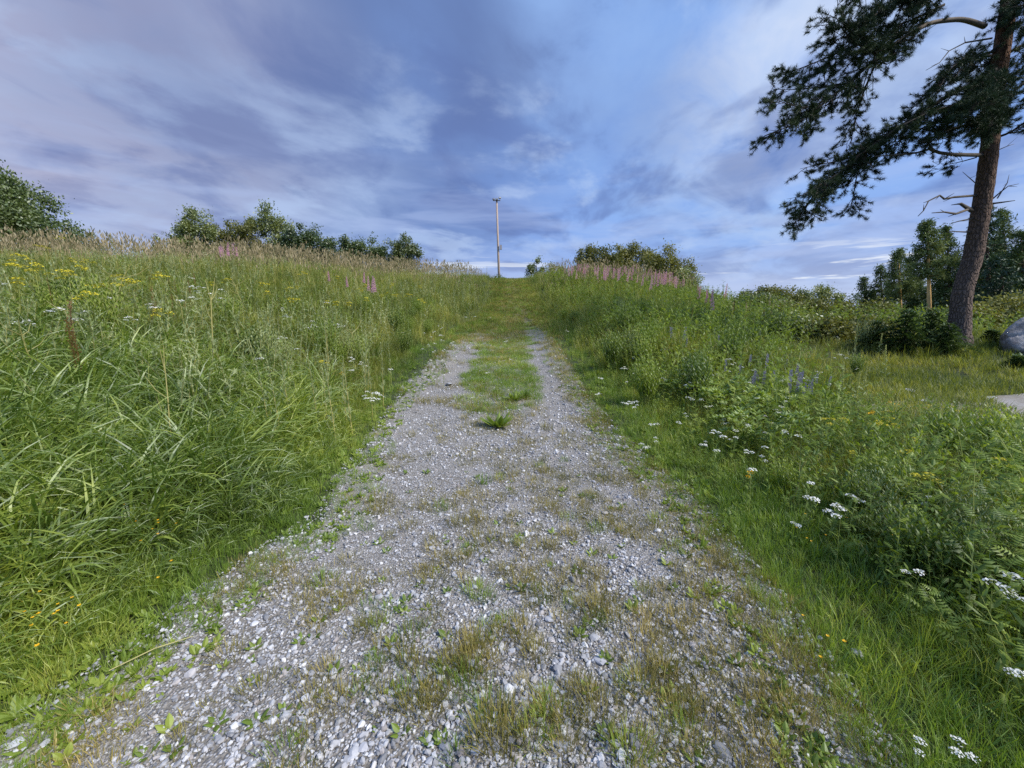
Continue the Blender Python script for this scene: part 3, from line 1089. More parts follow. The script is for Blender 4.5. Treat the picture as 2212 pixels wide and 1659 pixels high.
# yellow-green leafy growth in the right foreground and scattered on the bank
x, y, r = sector(5000, 2.5, 24, 1.1)
d, left = side_d(x, y)
nz = fbm(x, y, .8, 52)
k = (~left) & (d > 1.9) & (nz > .35) & (clr(x, y) > 1.4) & (r < 7)
k |= left & (d > 2.5) & (nz > .6) & (y > 5)
k |= (~left) & (r > 9) & (nz > .7) & (d > 1) & ~((x > 7) & (y < 13))
scatter('bright_herbs', 'yellow-green leafy weeds in the right meadow', hb, x[k], y[k], H(x[k], y[k]), RNG.uniform(.6, 1.1, k.sum()), .15, mats=[HERB_BRIGHT])


# low broad leaves on the verge
def rosette(n, L, w, lean=(1.0, 1.4), m=0, stalk=False):
    a = Acc()
    for i in range(n):
        az = i * 2.4 + U(-.3, .3)
        k = U(.6, 1.1)
        c = (math.cos(az) * L * .12, math.sin(az) * L * .12, 0.004)
        a.leaf(c, az, L * k, w * k, U(*lean), U(.1, .5), 5, m, .16, .85)
    if stalk:
        for _ in range(2):
            a.strip((0, 0, 0), U(0, 6.28), L * 1.6, .004, .1, .2, 3, 1, profile=lambda s: 1)
    return a


cover_leaf = named([rosette(7, U(.05, .08), .03, (.6, 1.3)) for _ in range(5)], 'cover_leaf', [HERB_BRIGHT]) + named([rosette(6, .06, .028, (.5, 1.3)) for _ in range(3)], 'cover_leaf_dark', [HERB])
x, y, r = sector(14000, 1.0, 9, 1.4)
d, left = side_d(x, y)
n1 = fbm(x, y, 2.2, 61)
k = (d > -.3 + .2 * n1) & (d < np.where(left, .75, .9)) & (n1 > -.3)
k |= (~left) & (d > 0) & (d < 3) & (y < 6) & (n1 > -.1)
scatter('ground_cover_leaves', 'low broad leaves creeping over the edges of the gravel', cover_leaf, x[k], y[k], H(x[k], y[k]) + .02, RNG.uniform(.35, .85, k.sum()) * np.clip(1 + d[k] * .7, 1, 2.0), .25, mats=[HERB_BRIGHT])


# --- gravel stones
def stone(seed, flat=.6, name='stone', sub=2):
    rs = np.random.default_rng(seed)
    import bmesh
    bm = bmesh.new()
    bmesh.ops.create_icosphere(bm, subdivisions=sub, radius=.5)
    cuts = [(rs.normal(0, 1, 3), rs.uniform(.24, .42)) for _ in range(9)]
    sx, sy = rs.uniform(.8, 1.2), rs.uniform(.6, 1.0)
    for v in bm.verts:
        p = np.array(v.co)
        for nrm, dd in cuts:
            nn = nrm / np.linalg.norm(nrm)
            q = p @ nn
            if q > dd:
                p = p - nn * (q - dd) * .9
        v.co = (p[0] * sx, p[1] * sy, p[2] * flat * rs.uniform(.97, 1.03))
    me = bpy.data.meshes.new(name)
    bm.to_mesh(me)
    bm.free()
    return me


pebs = []
for s in range(8):
    me = stone(s, .55 + .05 * (s % 4), 'pebble', 1)
    me.materials.append(STONE if s != 5 else STONE_PALE)
    pebs.append(me)
x, y, r = sector(150000, .9, 15, 1.6, 60)
d, left = side_d(x, y)
n1 = fbm(x, y, 2.8, 71)
k = (d < .12) & (n1 > -1.1)
x, y = x[k], y[k]
sz = RNG.lognormal(math.log(.0145), .48, len(x))
sz = np.clip(sz, .006, .042) * np.where(y > 4, 1.35, 1)
scatter('gravel', 'loose grey gravel strewn over the track', pebs, x, y, HT(x, y) + sz * .12, sz, .35, mats=[STONE])

# ------------------------------------------------------------------ single stones on the track
big = []
for s in range(10):
    me = stone(100 + s, (.35, .5, .62)[s % 3], 'stone', 2)
    me.materials.append(STONE)
    big.append(me)
bigp = []
for s in range(4):
    me = stone(140 + s, (.4, .6)[s % 2], 'stone', 2)
    me.materials.append(STONE_PALE)
    bigp.append(me)


LAT = ('hugging the left verge', 'in the left rut', 'just left of centre', 'just right of centre', 'in the right rut', 'at the dry right margin')
DEP = ((1500, 'at the nearest end of the track'), (1350, 'one step up the track'), (1200, 'two steps up the track'), (1080, 'three steps up the track'), (0, 'well up the track'))


def where_on_track(t, py):
    return LAT[min(5, int(t * 6))] + ' ' + next(w_ for lim, w_ in DEP if py >= lim)


def where_in_patch(dx, dy):
    v_ = 'upper' if dy < -.45 else 'lower' if dy > .45 else 'middle'
    h_ = 'far left' if dx < -.9 else 'left' if dx < -.3 else 'far right' if dx > .9 else 'right' if dx > .3 else 'centre'
    return v_ + ' ' + h_


def put_stone(px, py, size, label, pale=False, group=None, flat=1.0, rz=None):
    gx_, gy_, gz_ = G(px, py)
    me = random.choice(bigp if pale else big)
    o = link('stone', me)
    dd_, _ = side_d(np.array([gx_]), np.array([gy_]))
    zz = float(np.atleast_1d(HT(gx_, gy_))[0]) if dd_[0] < .1 else gz_ + .02
    o.location = (gx_, gy_, zz + size * .13 * flat)
    o.scale = (size, size, size * flat)
    o.rotation_euler = (U(-.15, .15), U(-.15, .15), rz if rz is not None else U(0, 6.28))
    tag(o, label, 'stone', group)
    return o


put_stone(1565, 1640, .085, 'large flat pale grey stone at the very bottom of the track', flat=.5)
put_stone(1725, 1575, .085, 'wide flat bluish slab in dry grass at lower right of track', flat=.45)
put_stone(1665, 1612, .07, 'flat grey stone just left below the bluish slab', flat=.45)
put_stone(1495, 1405, .062, 'flat whitish oval stone on the right rut among dry tufts', pale=True, flat=.5, rz=.3)
put_stone(1848, 1425, .07, 'upright pale violet stone in the green grass right of track', flat=1.2)
put_stone(40, 1620, .06, 'rounded whitish stone at the lower left corner of gravel', pale=True)
put_stone(980, 1525, .065, 'flat grey stone between plantain rosettes low on the track', flat=.5)
put_stone(740, 1528, .06, 'round pale grey stone on lower left gravel')
put_stone(1135, 1540, .05, 'whitish angular stone in the lower middle of the gravel', pale=True)
put_stone(1100, 1500, .055, 'grey blocky stone above the lower middle white one')
put_stone(618, 1560, .05, 'pale stone beside a leafy weed on lower left gravel')
put_stone(970, 832, .22, 'dark rock at the left rut beside the grass hump', flat=.8)
put_stone(1120, 1412, .04, 'small bluish stone in the middle of the loose gravel')
put_stone(1155, 1395, .038, 'white rounded pebble beside the middle loose gravel', pale=True)
put_stone(1195, 1372, .03, 'bright white chip among grey gravel', pale=True)
for i in range(250):
    py = 1100 + 555 * U(0, 1) ** .75
    lo, hi = np.interp(py, [1100, 1170, 1400, 1620, 1660], [740, 630, 340, 30, 0]), np.interp(py, [1080, 1280, 1480, 1650], [1480, 1640, 1780, 1880])
    t = random.gauss(.56, .22) if U(0, 1) < .6 else U(.03, .97)
    t = min(.97, max(.02, t))
    px = lo + (hi - lo) * t
    s = U(.022, .05) * (1.25 if U(0, 1) < .15 else 1) * (1 + max(0, (1300 - py)) / 500)
    pale = U(0, 1) < .2
    put_stone(px, py, s, '%s %s stone %s' % ('tiny' if s < .032 else 'small' if s < .045 else 'fist-sized', 'whitish' if pale else 'grey', where_on_track(t, py)), pale, 'loose stones on the gravel track')

# ------------------------------------------------------------------ small plants that stand singly
def proto_plant(parts):
    """parts: list of (name, mesh)"""
    return parts


def place(name, parts, loc, scale, rz, label, cat, group=None, tilt=(0, 0)):
    if len(parts) == 1:
        o = link(name, parts[0][1])
    else:
        o = bpy.data.objects.new(name, None)
        C.objects.link(o)
        for pn, me in parts:
            c = bpy.data.objects.new(pn, me)
            C.objects.link(c)
            c.parent = o
    o.location = loc
    o.scale = (scale,) * 3
    o.rotation_euler = (tilt[0], tilt[1], rz)
    tag(o, label, cat, group)
    return o


def tm(z_, y_):  # track height at a point
    return float(np.atleast_1d(HT(z_, y_))[0])


# plantain rosettes on the gravel
plant_kinds = []
for s in range(6):
    a = rosette(random.choice([5, 6, 7]), .07, .034, (.6, 1.3))
    plant_kinds.append(named([a], 'plantain_leaves', [HERB_BRIGHT if s % 3 == 0 else HERB]))
PL = [(845, 1500, 1.0, 'bright plantain with upright leaves on the lower left gravel'), (1270, 1500, 1.0, 'bright green plantain low on the track, right of centre'), (870, 1595, .9, 'yellowish plantain near the bottom edge, left of centre'),
      (930, 1610, .8, 'small plantain just right of the yellowish one'), (470, 1570, 1.1, 'leafy weed in the lower left gravel'), (1245, 1240, 1.0, 'spreading plantain with narrow leaves in the right rut'), (1365, 1325, 1.0, 'plantain with four bright leaves beside the right rut'),
      (965, 1385, .9, 'pale plantain in the middle of the near track'), (1310, 1605, .9, 'green weed among stones at the bottom right'), (320, 1640, .9, 'weed at the bottom left corner of the gravel'), (965, 1290, .7, 'small plantain above the pale middle one'),
      (835, 1200, .8, 'plantain in the left rut at mid distance'), (965, 1180, .7, 'bright sprig left of centre on the track'), (1590, 1440, .9, 'plantain in the dry grass at the right margin'), (1500, 1655, .9, 'weed beside the large pale stone at the bottom'),
      (690, 1350, .8, 'plantain on the left gravel above the pale straw'), (440, 1410, 1.0, 'brownish rosette near the left edge of the gravel'), (550, 1480, .8, 'small leafy weed on the left gravel'), (1430, 1200, .8, 'small plantain in dry grass right of the rut'),
      (1610, 1540, .9, 'green weed left of the bluish slab'), (780, 1290, .8, 'brown green rosette on the middle left gravel'), (1045, 1050, .9, 'dark small weed in the centre of the track')]
for px, py, s, lb in PL:
    p = G(px, py)
    place('plantain', [('leaf_rosette', random.choice(plant_kinds)[0])][:1], (p[0], p[1], tm(p[0], p[1]) - .004), s * .8, U(0, 6.28), lb, 'weed', 'plantain weeds on the track')
for i in range(115):
    py = U(1020, 1650)
    lo, hi = np.interp(py, [1000, 1100, 1170, 1400, 1620, 1660], [780, 740, 630, 340, 30, 0]), np.interp(py, [1000, 1080, 1280, 1480, 1650], [1400, 1480, 1640, 1780, 1880])
    t = U(.02, .95)
    p = G(lo + (hi - lo) * t, py)
    place('plantain', [('leaf_rosette', random.choice(plant_kinds)[0])], (p[0], p[1], tm(p[0], p[1]) - .004), U(.4, .8), U(0, 6.28),
          'small leafy weed ' + where_on_track(t, py), 'weed', 'plantain weeds on the track')

# dry grass tussocks on the gravel
tus = named([tuft(80, .11, .003, (.1, 1.0), .4, .06, 3) for _ in range(5)], 'dry_tussock', [GR_DRY])
tusg = named([tuft(70, .11, .0035, (.1, 1.0), .45, .06, 3) for _ in range(4)], 'green_tussock', [GR_VERGE])
TS = [(1045, 1048, 1.2, 1, 'dark green grass tuft standing alone in the centre of the track'), (1080, 1045, 1.0, 0, 'small tuft right of the dark green one'), (1180, 930, 1.5, 0, 'brownish grass tuft across the right rut'), (1225, 945, 1.6, 0, 'brown-green tuft at the right rut beside the brownish one'),
      (935, 1270, 1.3, 0, 'brown tuft in the near left of the track'), (1130, 1275, 1.2, 0, 'dry tuft in the middle of the near track'), (1180, 1300, 1.2, 0, 'dry tuft just right of the middle one'), (1080, 1600, 1.5, 0, 'tall dry tuft at the bottom centre'), (1130, 1380, 1.2, 0, 'dry tuft above the loose white stones'),
      (1300, 1560, 1.3, 0, 'brown tuft at the bottom right of centre'), (1010, 1440, 1.2, 0, 'wide dry tuft in the lower middle'), (1400, 1500, 1.3, 0, 'dry tuft right of the plantain at the bottom')]
for px, py, s, gq, lb in TS:
    p = G(px, py)
    place('grass_tuft', [('blades', random.choice(tusg if gq else tus))], (p[0], p[1], tm(p[0], p[1]) - .004), s, U(0, 6.28), lb, 'grass tuft', 'grass tufts on the gravel')
for i in range(235):
    py = 960 + 690 * U(0, 1) ** .8
    lo, hi = np.interp(py, [950, 1100, 1170, 1400, 1620, 1660], [810, 740, 630, 340, 30, 0]), np.interp(py, [950, 1080, 1280, 1480, 1650], [1335, 1480, 1640, 1780, 1880])
    t = min(.97, max(.05, random.gauss(.6, .2)))
    p = G(lo + (hi - lo) * t, py)
    isg = U(0, 1) < .2
    sz_ = U(.6, 1.15)
    place('grass_tuft', [('blades', random.choice(tusg if isg else tus))], (p[0], p[1], tm(p[0], p[1]) - .004), sz_, U(0, 6.28),
          '%s %s grass tuft %s' % ('low' if sz_ < .85 else 'fuller', 'green' if isg else 'dry', where_on_track(t, py)), 'grass tuft', 'grass tufts on the gravel')

# leafy clump of dock-like leaves in the middle of the track
clump = named([rosette(26, .26, .07, (.4, 1.15), 0) for _ in range(2)], 'clump_leaves', [HERB])
for px, py, s, lb in ((1075, 925, 1.0, 'dense green leafy clump in the middle of the track'), (1110, 868, .7, 'leafy green clump at the near end of the grass hump'), (1130, 862, .6, 'second leafy clump beside it at the hump')):
    for k in range(1):
        p = G(px, py)
        place('leafy_clump', [('leaves', clump[k % 2])], (p[0], p[1], tm(p[0], p[1]) - .01), s, U(0, 6), lb, 'weed clump')

# --- white umbels (yarrow)
def umbel(rad, n, m):
    a = Acc()
    for i in range(n):
        rr_, q = rad * math.sqrt((i + .5) / n), i * 2.4
        c = (rr_ * math.cos(q), rr_ * math.sin(q), rad * U(-.14, .16) - rr_ * rr_ / rad * .45)
        s = rad * U(.15, .25)
        aa_ = U(0, 1.5)
        a.quad(c, (s * math.cos(aa_), s * math.sin(aa_), U(-.8, .8) * s), (-s * math.sin(aa_), s * math.cos(aa_), U(-.8, .8) * s), m)
        b = len(a.v)
        a.v += [np.array(c), np.array((c[0] + .002, c[1], c[2])), np.array((0, 0, -rad * .8))]
        a.f.append([b, b + 1, b + 2])
        a.m.append(1)
    return a


def yarrow(hh, heads, petal, rad=.034):
    st = Acc()
    lx, ly = U(-.1, .1) * hh, U(-.1, .1) * hh
    st.tube([(lx * s * s, ly * s * s, hh * s * .93 - .02) for s in (0, .33, .66, 1)], [.003, .0028, .002, .0015], 4, 0, cap=False)
    for i in range(7):
        s = .08 + .1 * i
        feather(st, (lx * s * s, ly * s * s, hh * s), i * 2.4, .10 * (1.2 - s), .014, .9, .5, 1, 7)
    parts = [('stem', named([st], 'flower_stem', [STEMG, HERB])[0])]
    for k in range(heads):
        u_ = umbel(rad * U(.7, 1.1), 22, 0)
        ox, oy = (0, 0) if k == 0 else (U(-1, 1) * rad * 2.1, U(-1, 1) * rad * 2.1)
        oz = hh * (1 if k == 0 else U(.92, .99))
        u_.v = [v + np.array((lx + ox, ly + oy, oz)) for v in u_.v]
        if k:
            u_.strip((lx * .8, ly * .8, hh * .85), math.atan2(oy + ly * .2, ox + lx * .2), math.hypot(ox, oy, oz - hh * .85), .003, math.atan2(math.hypot(ox, oy), oz - hh * .85), 0, 2, 1, profile=lambda s: 1)
        parts.append(('flower_head', named([u_], 'flower_head', [petal, STEMG])[0]))
    return parts


YW = [(hh, yarrow(hh, hd, WHITE)) for hh, hd in ((.5, 2), (.45, 3), (.55, 1), (.4, 2), (.48, 3))]
YT = [(hh, yarrow(hh, hd, YELLOW, .036)) for hh, hd in ((.6, 3), (.65, 4), (.55, 2))]
YG = [(hh, yarrow(hh, hd, ORANGE, .03)) for hh, hd in ((.5, 3), (.5, 2))]


def flower(kinds, px, py, label, cat, name, group=None, s=1.0, hfac=1.0):
    hh, parts = random.choice(kinds)
    k = s * hfac
    p = G(px, py, hh * k)
    return place(name, parts, (p[0], p[1], p[2]), k, U(0, 6.28), label, cat, group, (U(-.08, .08), U(-.08, .08)))


YS = [(1800, 1090, 1.0, 'brightest cluster of flat white flower heads over dark right meadow'), (1825, 1105, 1.0, 'white flower just right of the brightest cluster'), (1740, 1042, .9, 'white flower heads left above the brightest cluster'),
      (1735, 1065, .9, 'white flower close under the left upper one'), (1835, 1065, .9, 'white flower above the brightest cluster'), (2022, 1077, 1.0, 'white flower leaning on a pale stalk at right'), (1975, 1232, .9, 'creamy white rounded flower beside the bright dock leaves'),
      (2165, 1258, 1.0, 'white flower near the right edge below the dark hollow'), (2205, 1238, 1.0, 'white flower cut by the right edge'), (1992, 1606, .9, 'white flower low in the grass at the bottom right'), (2112, 1628, .9, 'pair of white flowers in the bottom right corner'),
      (2190, 1455, 1.1, 'long white flower at the right edge of the near grass'), (1620, 1015, .9, 'white flower beside a yellow one above the verge'), (1718, 1128, .6, 'small single white flower on the right verge'),
      (1648, 965, .9, 'white flower head near the leafy bramble'), (1660, 985, .9, 'white flower below the bramble'), (1530, 955, .7, 'small white flower on the left of the bramble'), (2155, 857, 1.0, 'white flower seen against the sandy clearing')]
for px, py, s, lb in YS:
    flower(YW, px, py, lb, 'flower', 'yarrow', 'white yarrow flowers', s * (.9 if py < 1260 else .6))
cl = [((1560, 905), 120, 80, 24, 'around the bramble leaves on the right bank'), ((1690, 890), 45, 50, 11, 'in the dense cluster right of the bramble'), ((1600, 800), 150, 70, 26, 'among blue flowers on the right bank'), ((1780, 800), 60, 60, 12, 'near the mullein spikes at right'),
      ((1400, 870), 60, 90, 12, 'on the verge right of the track'), ((430, 625), 45, 22, 14, 'in the white drift high on the left bank'), ((765, 785), 30, 22, 9, 'in the bright group left of the track'), ((800, 850), 22, 12, 6, 'in the lower group left of the track'),
      ((200, 640), 180, 50, 10, 'on the upper left bank'), ((930, 750), 70, 45, 24, 'scattered on the left edge of the rising track'), ((1060, 720), 60, 60, 6, 'in the middle of the rising track'), ((1330, 740), 100, 80, 14, 'on the lower mound right of the track'), ((620, 700), 150, 80, 10, 'on the middle left bank')]
for (cx_, cy_), sx_, sy_, n_, where in cl:
    for _ in range(n_):
        qx, qy = random.gauss(0, .6), random.gauss(0, .6)
        flower(YW, cx_ + qx * sx_, cy_ + qy * sy_, 'small flat white flower ' + where + ', ' + where_in_patch(qx / .6, qy / .6), 'flower', 'yarrow', 'white flowers ' + where, U(.85, 1.15) * (1.3 if cx_ < 700 else .82), U(.95, 1.1))

# yellow umbels
YY_ = [(90, 528, 1.3, 'large yellow umbel highest on the left bank'), (190, 575, 1.2, 'yellow umbels in the upper left field'), (235, 590, 1.1, 'yellow umbel right of the upper left ones'), (285, 602, 1.1, 'lowest right yellow umbel of the left field'), (190, 560, 1.1, 'yellow umbel behind the upper left ones'),
       (40, 560, 1.2, 'yellow umbel near the left edge'), (703, 778, .9, 'yellow flower head beside the white group left of track'), (750, 803, .9, 'yellow flower below the white group left of track'), (1940, 868, .9, 'orange-yellow flower head in front of the sandy clearing'),
       (1890, 890, .9, 'yellow flower left of the orange one'), (1875, 905, .9, 'yellow flower in the right meadow near bright weeds'), (1995, 1020, .9, 'yellow flower spike among dark herbs at right'), (1628, 1022, .8, 'yellow flower beside a white one above the verge'), (1830, 900, .9, 'flat yellow flower in the middle of the right meadow'),
       (2075, 880, .9, 'yellow flower against the sand at right'), (1790, 905, .9, 'low yellow flower left in the right meadow')]
for px, py, s, lb in YY_:
    flower(YG if 'orange' in lb or px in (750, 1628) else YT, px, py, lb, 'flower', 'yellow_umbel', 'yellow umbel flowers', s * (1.4 if px < 400 else 1.05))
for (cx_, cy_), sx_, sy_, n_, where in (((120, 590), 200, 55, 15, 'on the upper left field'), ((800, 640), 200, 50, 16, 'on the middle left bank'), ((560, 620), 160, 40, 8, 'below the bushes on the left bank'), ((1930, 930), 240, 80, 12, 'in the right meadow'), ((1500, 690), 150, 60, 12, 'on the right mound')):
    for _ in range(n_):
        qx, qy = random.gauss(0, .6), random.gauss(0, .6)
        flower(YT, cx_ + qx * sx_, cy_ + qy * sy_, 'small yellow umbel flower ' + where + ', ' + where_in_patch(qx / .6, qy / .6), 'flower', 'yellow_umbel', 'yellow flowers ' + where, U(1.0, 1.2) * (1.5 if cx_ < 1000 else .7), 1)


# buttercups low in the grass
def buttercup(hh, petal):
    st = Acc()
    e = st.strip((0, 0, -.01), U(0, 6.28), hh, .003, .1, .3, 4, 0, profile=lambda s: 1)
    for i in range(4):
        st.leaf((0, 0, hh * .1), i * 1.6, .05, .02, 1.0, .4, 3, 1)
    fl = Acc()
    for k in range(5):
        fl.leaf(e, k * 1.257, .011, .011, 1.1, -.3, 2, 0, .05)
    return [('stem', named([st], 'buttercup_stem', [STEMG, HERB])[0]), ('flower', named([fl], 'buttercup_flower', [petal])[0])]


BC = [(hh, buttercup(hh, ORANGE)) for hh in (.16, .2, .24)]
for (cx_, cy_), sx_, sy_, n_, where in (((100, 1340), 110, 60, 14, 'low in the grass at the left edge'), ((350, 1180), 40, 50, 9, 'beside the left edge of the gravel'), ((230, 1090), 80, 30, 5, 'under the drooping lush grass'), ((1800, 1150), 130, 40, 10, 'in the right hand grass'), ((1750, 1400), 60, 30, 4, 'at the dry right margin')):
    for _ in range(n_):
        qx, qy = random.gauss(0, .6), random.gauss(0, .6)
        flower(BC, cx_ + qx * sx_, cy_ + qy * sy_, 'tiny golden buttercup ' + where + ', ' + where_in_patch(qx / .6, qy / .6), 'flower', 'buttercup', 'buttercups ' + where, U(.65, .95))


# fireweed on the mound and bank
def fireweed(hh):
    st = Acc()
    lx, ly = U(-.08, .08), U(-.08, .08)
    st.tube([(lx * s, ly * s, hh * s) for s in (0, .5, 1)], [.006, .005, .003], 4, 0, cap=False)
    for i in range(22):
        s = .1 + .55 * i / 22
        st.strip((lx * s, ly * s, hh * s), i * 2.4, .13, .022, .9, .6, 3, 1)
    fl = Acc()
    for i in range(46):
        s = .62 + .38 * i / 46
        rr_ = .05 * (1.15 - s) / .5
        q = i * 2.4
        c = (lx * s + rr_ * math.cos(q), ly * s + rr_ * math.sin(q), hh * s)
        z_ = .034 * (1.5 - s)
        fl.quad(c, (-math.sin(q) * z_, math.cos(q) * z_, 0), (math.cos(q) * z_ * .3, math.sin(q) * z_ * .3, z_), 0)
    return [('stem', named([st], 'fireweed_stem', [STEMG, HERB])[0]), ('flower_spike', named([fl], 'fireweed_flowers', [PINK])[0])]


FW = [(hh, fireweed(hh)) for hh in (1.2, 1.35, 1.5, 1.1)]
for (cx_, cy_), sx_, sy_, n_, where in (((1340, 577), 95, 7, 70, 'along the crest of the right mound'), ((1440, 590), 50, 8, 44, 'on the right shoulder of the mound'), ((1250, 573), 30, 4, 16, 'at the left end of the mound crest'), ((483, 520), 18, 10, 8, 'in front of the left bushes'),
                                        ((790, 597), 45, 12, 4, 'in the pink patch on the left bank'), ((740, 590), 30, 10, 2, 'beside the pink patch on the left bank'), ((1530, 620), 25, 8, 8, 'at the foot of the mound bush')):
    for _ in range(n_):
        qx, qy = random.gauss(0, .55), random.gauss(0, .6)
        flower(FW, cx_ + qx * sx_, cy_ + qy * sy_, 'pink fireweed spike ' + where + ', ' + where_in_patch(qx / .6, qy / .6), 'wildflower', 'fireweed', 'fireweed ' + where, U(.74, 1.0))


# blue-violet spikes (lupin or vetch) on the right bank
def violet(hh):
    st = Acc()
    st.tube([(0, 0, hh * s) for s in (0, .5, 1)], [.004, .003, .002], 4, 0, cap=False)
    for i in range(12):
        s = .1 + .5 * i / 12
        feather(st, (0, 0, hh * s), i * 2.4, .09, .02, .9, .4, 1, 5)
    fl = Acc()
    for i in range(36):
        s = .66 + .34 * i / 36
        q = i * 2.4
        rr_ = .016 * (1.3 - s) * 2
        z_ = .014
        fl.quad((rr_ * math.cos(q), rr_ * math.sin(q), hh * s), (-math.sin(q) * z_, math.cos(q) * z_, 0), (math.cos(q) * z_ * .4, math.sin(q) * z_ * .4, z_), 0)
    return [('stem', named([st], 'violet_stem', [STEMG, HERB])[0]), ('flower_spike', named([fl], 'violet_flowers', [BLUEV])[0])]


VI = [(hh, violet(hh)) for hh in (.55, .65, .6)]
for (cx_, cy_), sx_, sy_, n_, where in (((1590, 760), 110, 40, 18, 'in the middle of the right bank'), ((1720, 805), 45, 25, 18, 'near the mullein spikes on the right bank'), ((1500, 700), 80, 30, 10, 'high on the right bank')):
    for _ in range(n_):
        qx, qy = random.gauss(0, .6), random.gauss(0, .6)
        flower(VI, cx_ + qx * sx_, cy_ + qy * sy_, 'blue-violet flower spike ' + where + ', ' + where_in_patch(qx / .6, qy / .6), 'wildflower', 'violet_spike_flower', 'violet flowers ' + where, U(.8, 1.1))


# tall weeds rising above the left bank
def mugwort(hh, bushy=1.0):
    st, lv = Acc(), Acc()
    lx, ly = U(-.1, .1), U(-.1, .1)
    st.tube([(lx * s * s, ly * s * s, hh * s - .02) for s in (0, .33, .66, 1)], [.008, .007, .004, .002], 5, 0, cap=False)
    for i in range(30):
        s = .15 + .85 * i / 30
        p = (lx * s * s, ly * s * s, hh * s)
        if i % 2:
            feather(lv, p, i * 2.4, .16 * (1.25 - s) * bushy, .04 * (1.2 - s), .6, .4, 0, 6)
        else:
            e = lv.strip(p, i * 2.4, .22 * (1.2 - s) * bushy, .01, .35, .2, 3, 0)
    for i in range(50):
        s = .55 + .45 * i / 50
        lv.strip((lx * s * s, ly * s * s, hh * s), i * 2.4, .055 * (1.4 - s), .016, .4, .1, 2, 0)
    return [('stem', named([st], 'weed_stem', [STEMB])[0]), ('leaves', named([lv], 'weed_leaves', [GREY_GREEN])[0])]


MW = [(hh, mugwort(hh)) for hh in (1.25, 1.4, 1.1)]
for px, py, s, lb in ((495, 555, 1.0, 'tall thin dark weed spike rising over the left bank'), (560, 640, 1.0, 'bushy grey-green weed right of the tall thin spike'), (780, 730, .8, 'grey-green weed behind the white flowers left of track'), (820, 740, .8, 'grey-green weed closest to the left verge'),
                      (700, 700, .8, 'slender grey weed on the middle left bank'), (640, 720, .75, 'short grey weed on the middle left bank'), (240, 480, 1.0, 'bare weed spike against the sky at the left gap'), (880, 690, .7, 'weed spike near the track on the left bank'),
                      (1052, 575, .9, 'dark weed spike on the crest left of the lamp mast'), (1858, 690, .9, 'weed stalk before the reddish shrubs')):
    flower(MW, px, py, lb, 'weed', 'tall_weed', 'tall weeds above the meadow', s)
for i in range(26):
    mx_, my_ = U(540, 860), U(660, 800)
    flower(MW, mx_, my_, 'grey-green weed in the drift left of the track, ' + where_in_patch((mx_ - 700) / 100, (my_ - 730) / 60), 'weed', 'tall_weed', 'grey-green weeds in the left drift', U(.6, .85))


# pale leaning stalks of last year's plants
def stalk(hh):
    a = Acc()
    pts = [np.array((0, 0, 0.0))]
    dx = U(-.35, .35)
    for i in range(1, 6):
        pts.append(np.array((dx * hh * (i / 5) ** 1.3 + U(-.02, .02), U(-.03, .03), hh * i / 5)))
    a.tube(pts, [.008, .0075, .007, .006, .005, .003], 5)
    for j in (2, 3, 4, 4):
        sgn = random.choice((-1, 1))
        q = pts[j] + np.array((sgn * hh * U(.12, .3), U(-.1, .1), hh * U(.12, .28)))
        m = (pts[j] + q) / 2 + np.array((sgn * .02, 0, -.03))
        a.tube([pts[j], m, q], [.005, .004, .002], 4)
    return [('stalk', named([a], 'pale_stalk', [STEMB])[0])]


SK = [(hh, stalk(hh)) for hh in (1.1, 1.3, 1.0, 1.2)]
for px, py, s, lb in ((215, 565, 1.0, 'pale forked dry stalk in the upper left field'), (435, 600, 1.1, 'tall leaning pale stalk on the left bank'), (330, 760, .8, 'short pale forked stalk in front of the lush grass'), (140, 640, .9, 'leaning stalk near the left edge'), (775, 700, .8, 'thin pale stalks by the yellow patch'), (700, 720, .7, 'bent pale stalk on the middle left bank'),
                      (395, 640, .9, 'branching pale stalk beside the tall leaning one'), (525, 600, .9, 'pale stalk leaning left of the weed spike'), (60, 690, .8, 'pale stalk low at the left edge'), (1725, 975, .5, 'thin pale stalk in the right meadow')):
    flower(SK, px, py, lb, 'dry stalk', 'dry_stalk', 'pale dry stalks', s)

# rusty docks
def dock(hh):
    st, sd = Acc(), Acc()
    st.tube([(0, 0, 0), (.02, 0, hh * .5), (.03, .01, hh)], [.008, .006, .003], 4)
    for i in range(90):
        s = .35 + .65 * i / 90
        q = i * 2.4
        w_ = (.035 * (1.3 - s) + .01) * U(.2, 1.3)
        sd.quad((.03 * s + w_ * math.cos(q), w_ * math.sin(q), hh * s + U(-.02, .02)), (.008, 0, .004), (0, .004, .010), 0)
    return [('stem', named([st], 'dock_stem', [RED_LEAF])[0]), ('seed_head', named([sd], 'dock_seeds', [RED_LEAF])[0])]


DK = [(hh, dock(hh)) for hh in (.9, 1.05, .8)]
for px, py, lb in ((130, 650, 'rusty dock spike at the left of the field'), (150, 690, 'rusty brown dock behind the lush grass'), (165, 720, 'low rusty dock by the lush grass'), (330, 620, 'brown dock below the sky gap'), (105, 600, 'rusty dock among yellow umbels')):
    flower(DK, px, py, lb, 'dock', 'dock', 'rusty docks', U(.8, 1))
for _ in range(14):
    qx, qy = U(-1, 1), U(-1, 1)
    flower(DK, 355 + 65 * qx, 635 + 45 * qy, 'brown seeding dock in the brownish patch left, ' + where_in_patch(qx, qy), 'dock', 'dock', 'docks in the brownish patch', U(.6, .9))
for _ in range(26):
    qx, qy = random.gauss(0, .7), random.gauss(0, .7)
    flower(DK, 1640 + 65 * qx, 655 + 17 * qy, 'reddish dock at the foot of the mound, ' + where_in_patch(qx, qy), 'dock', 'dock', 'docks at the foot of the mound', U(.8, 1.3))

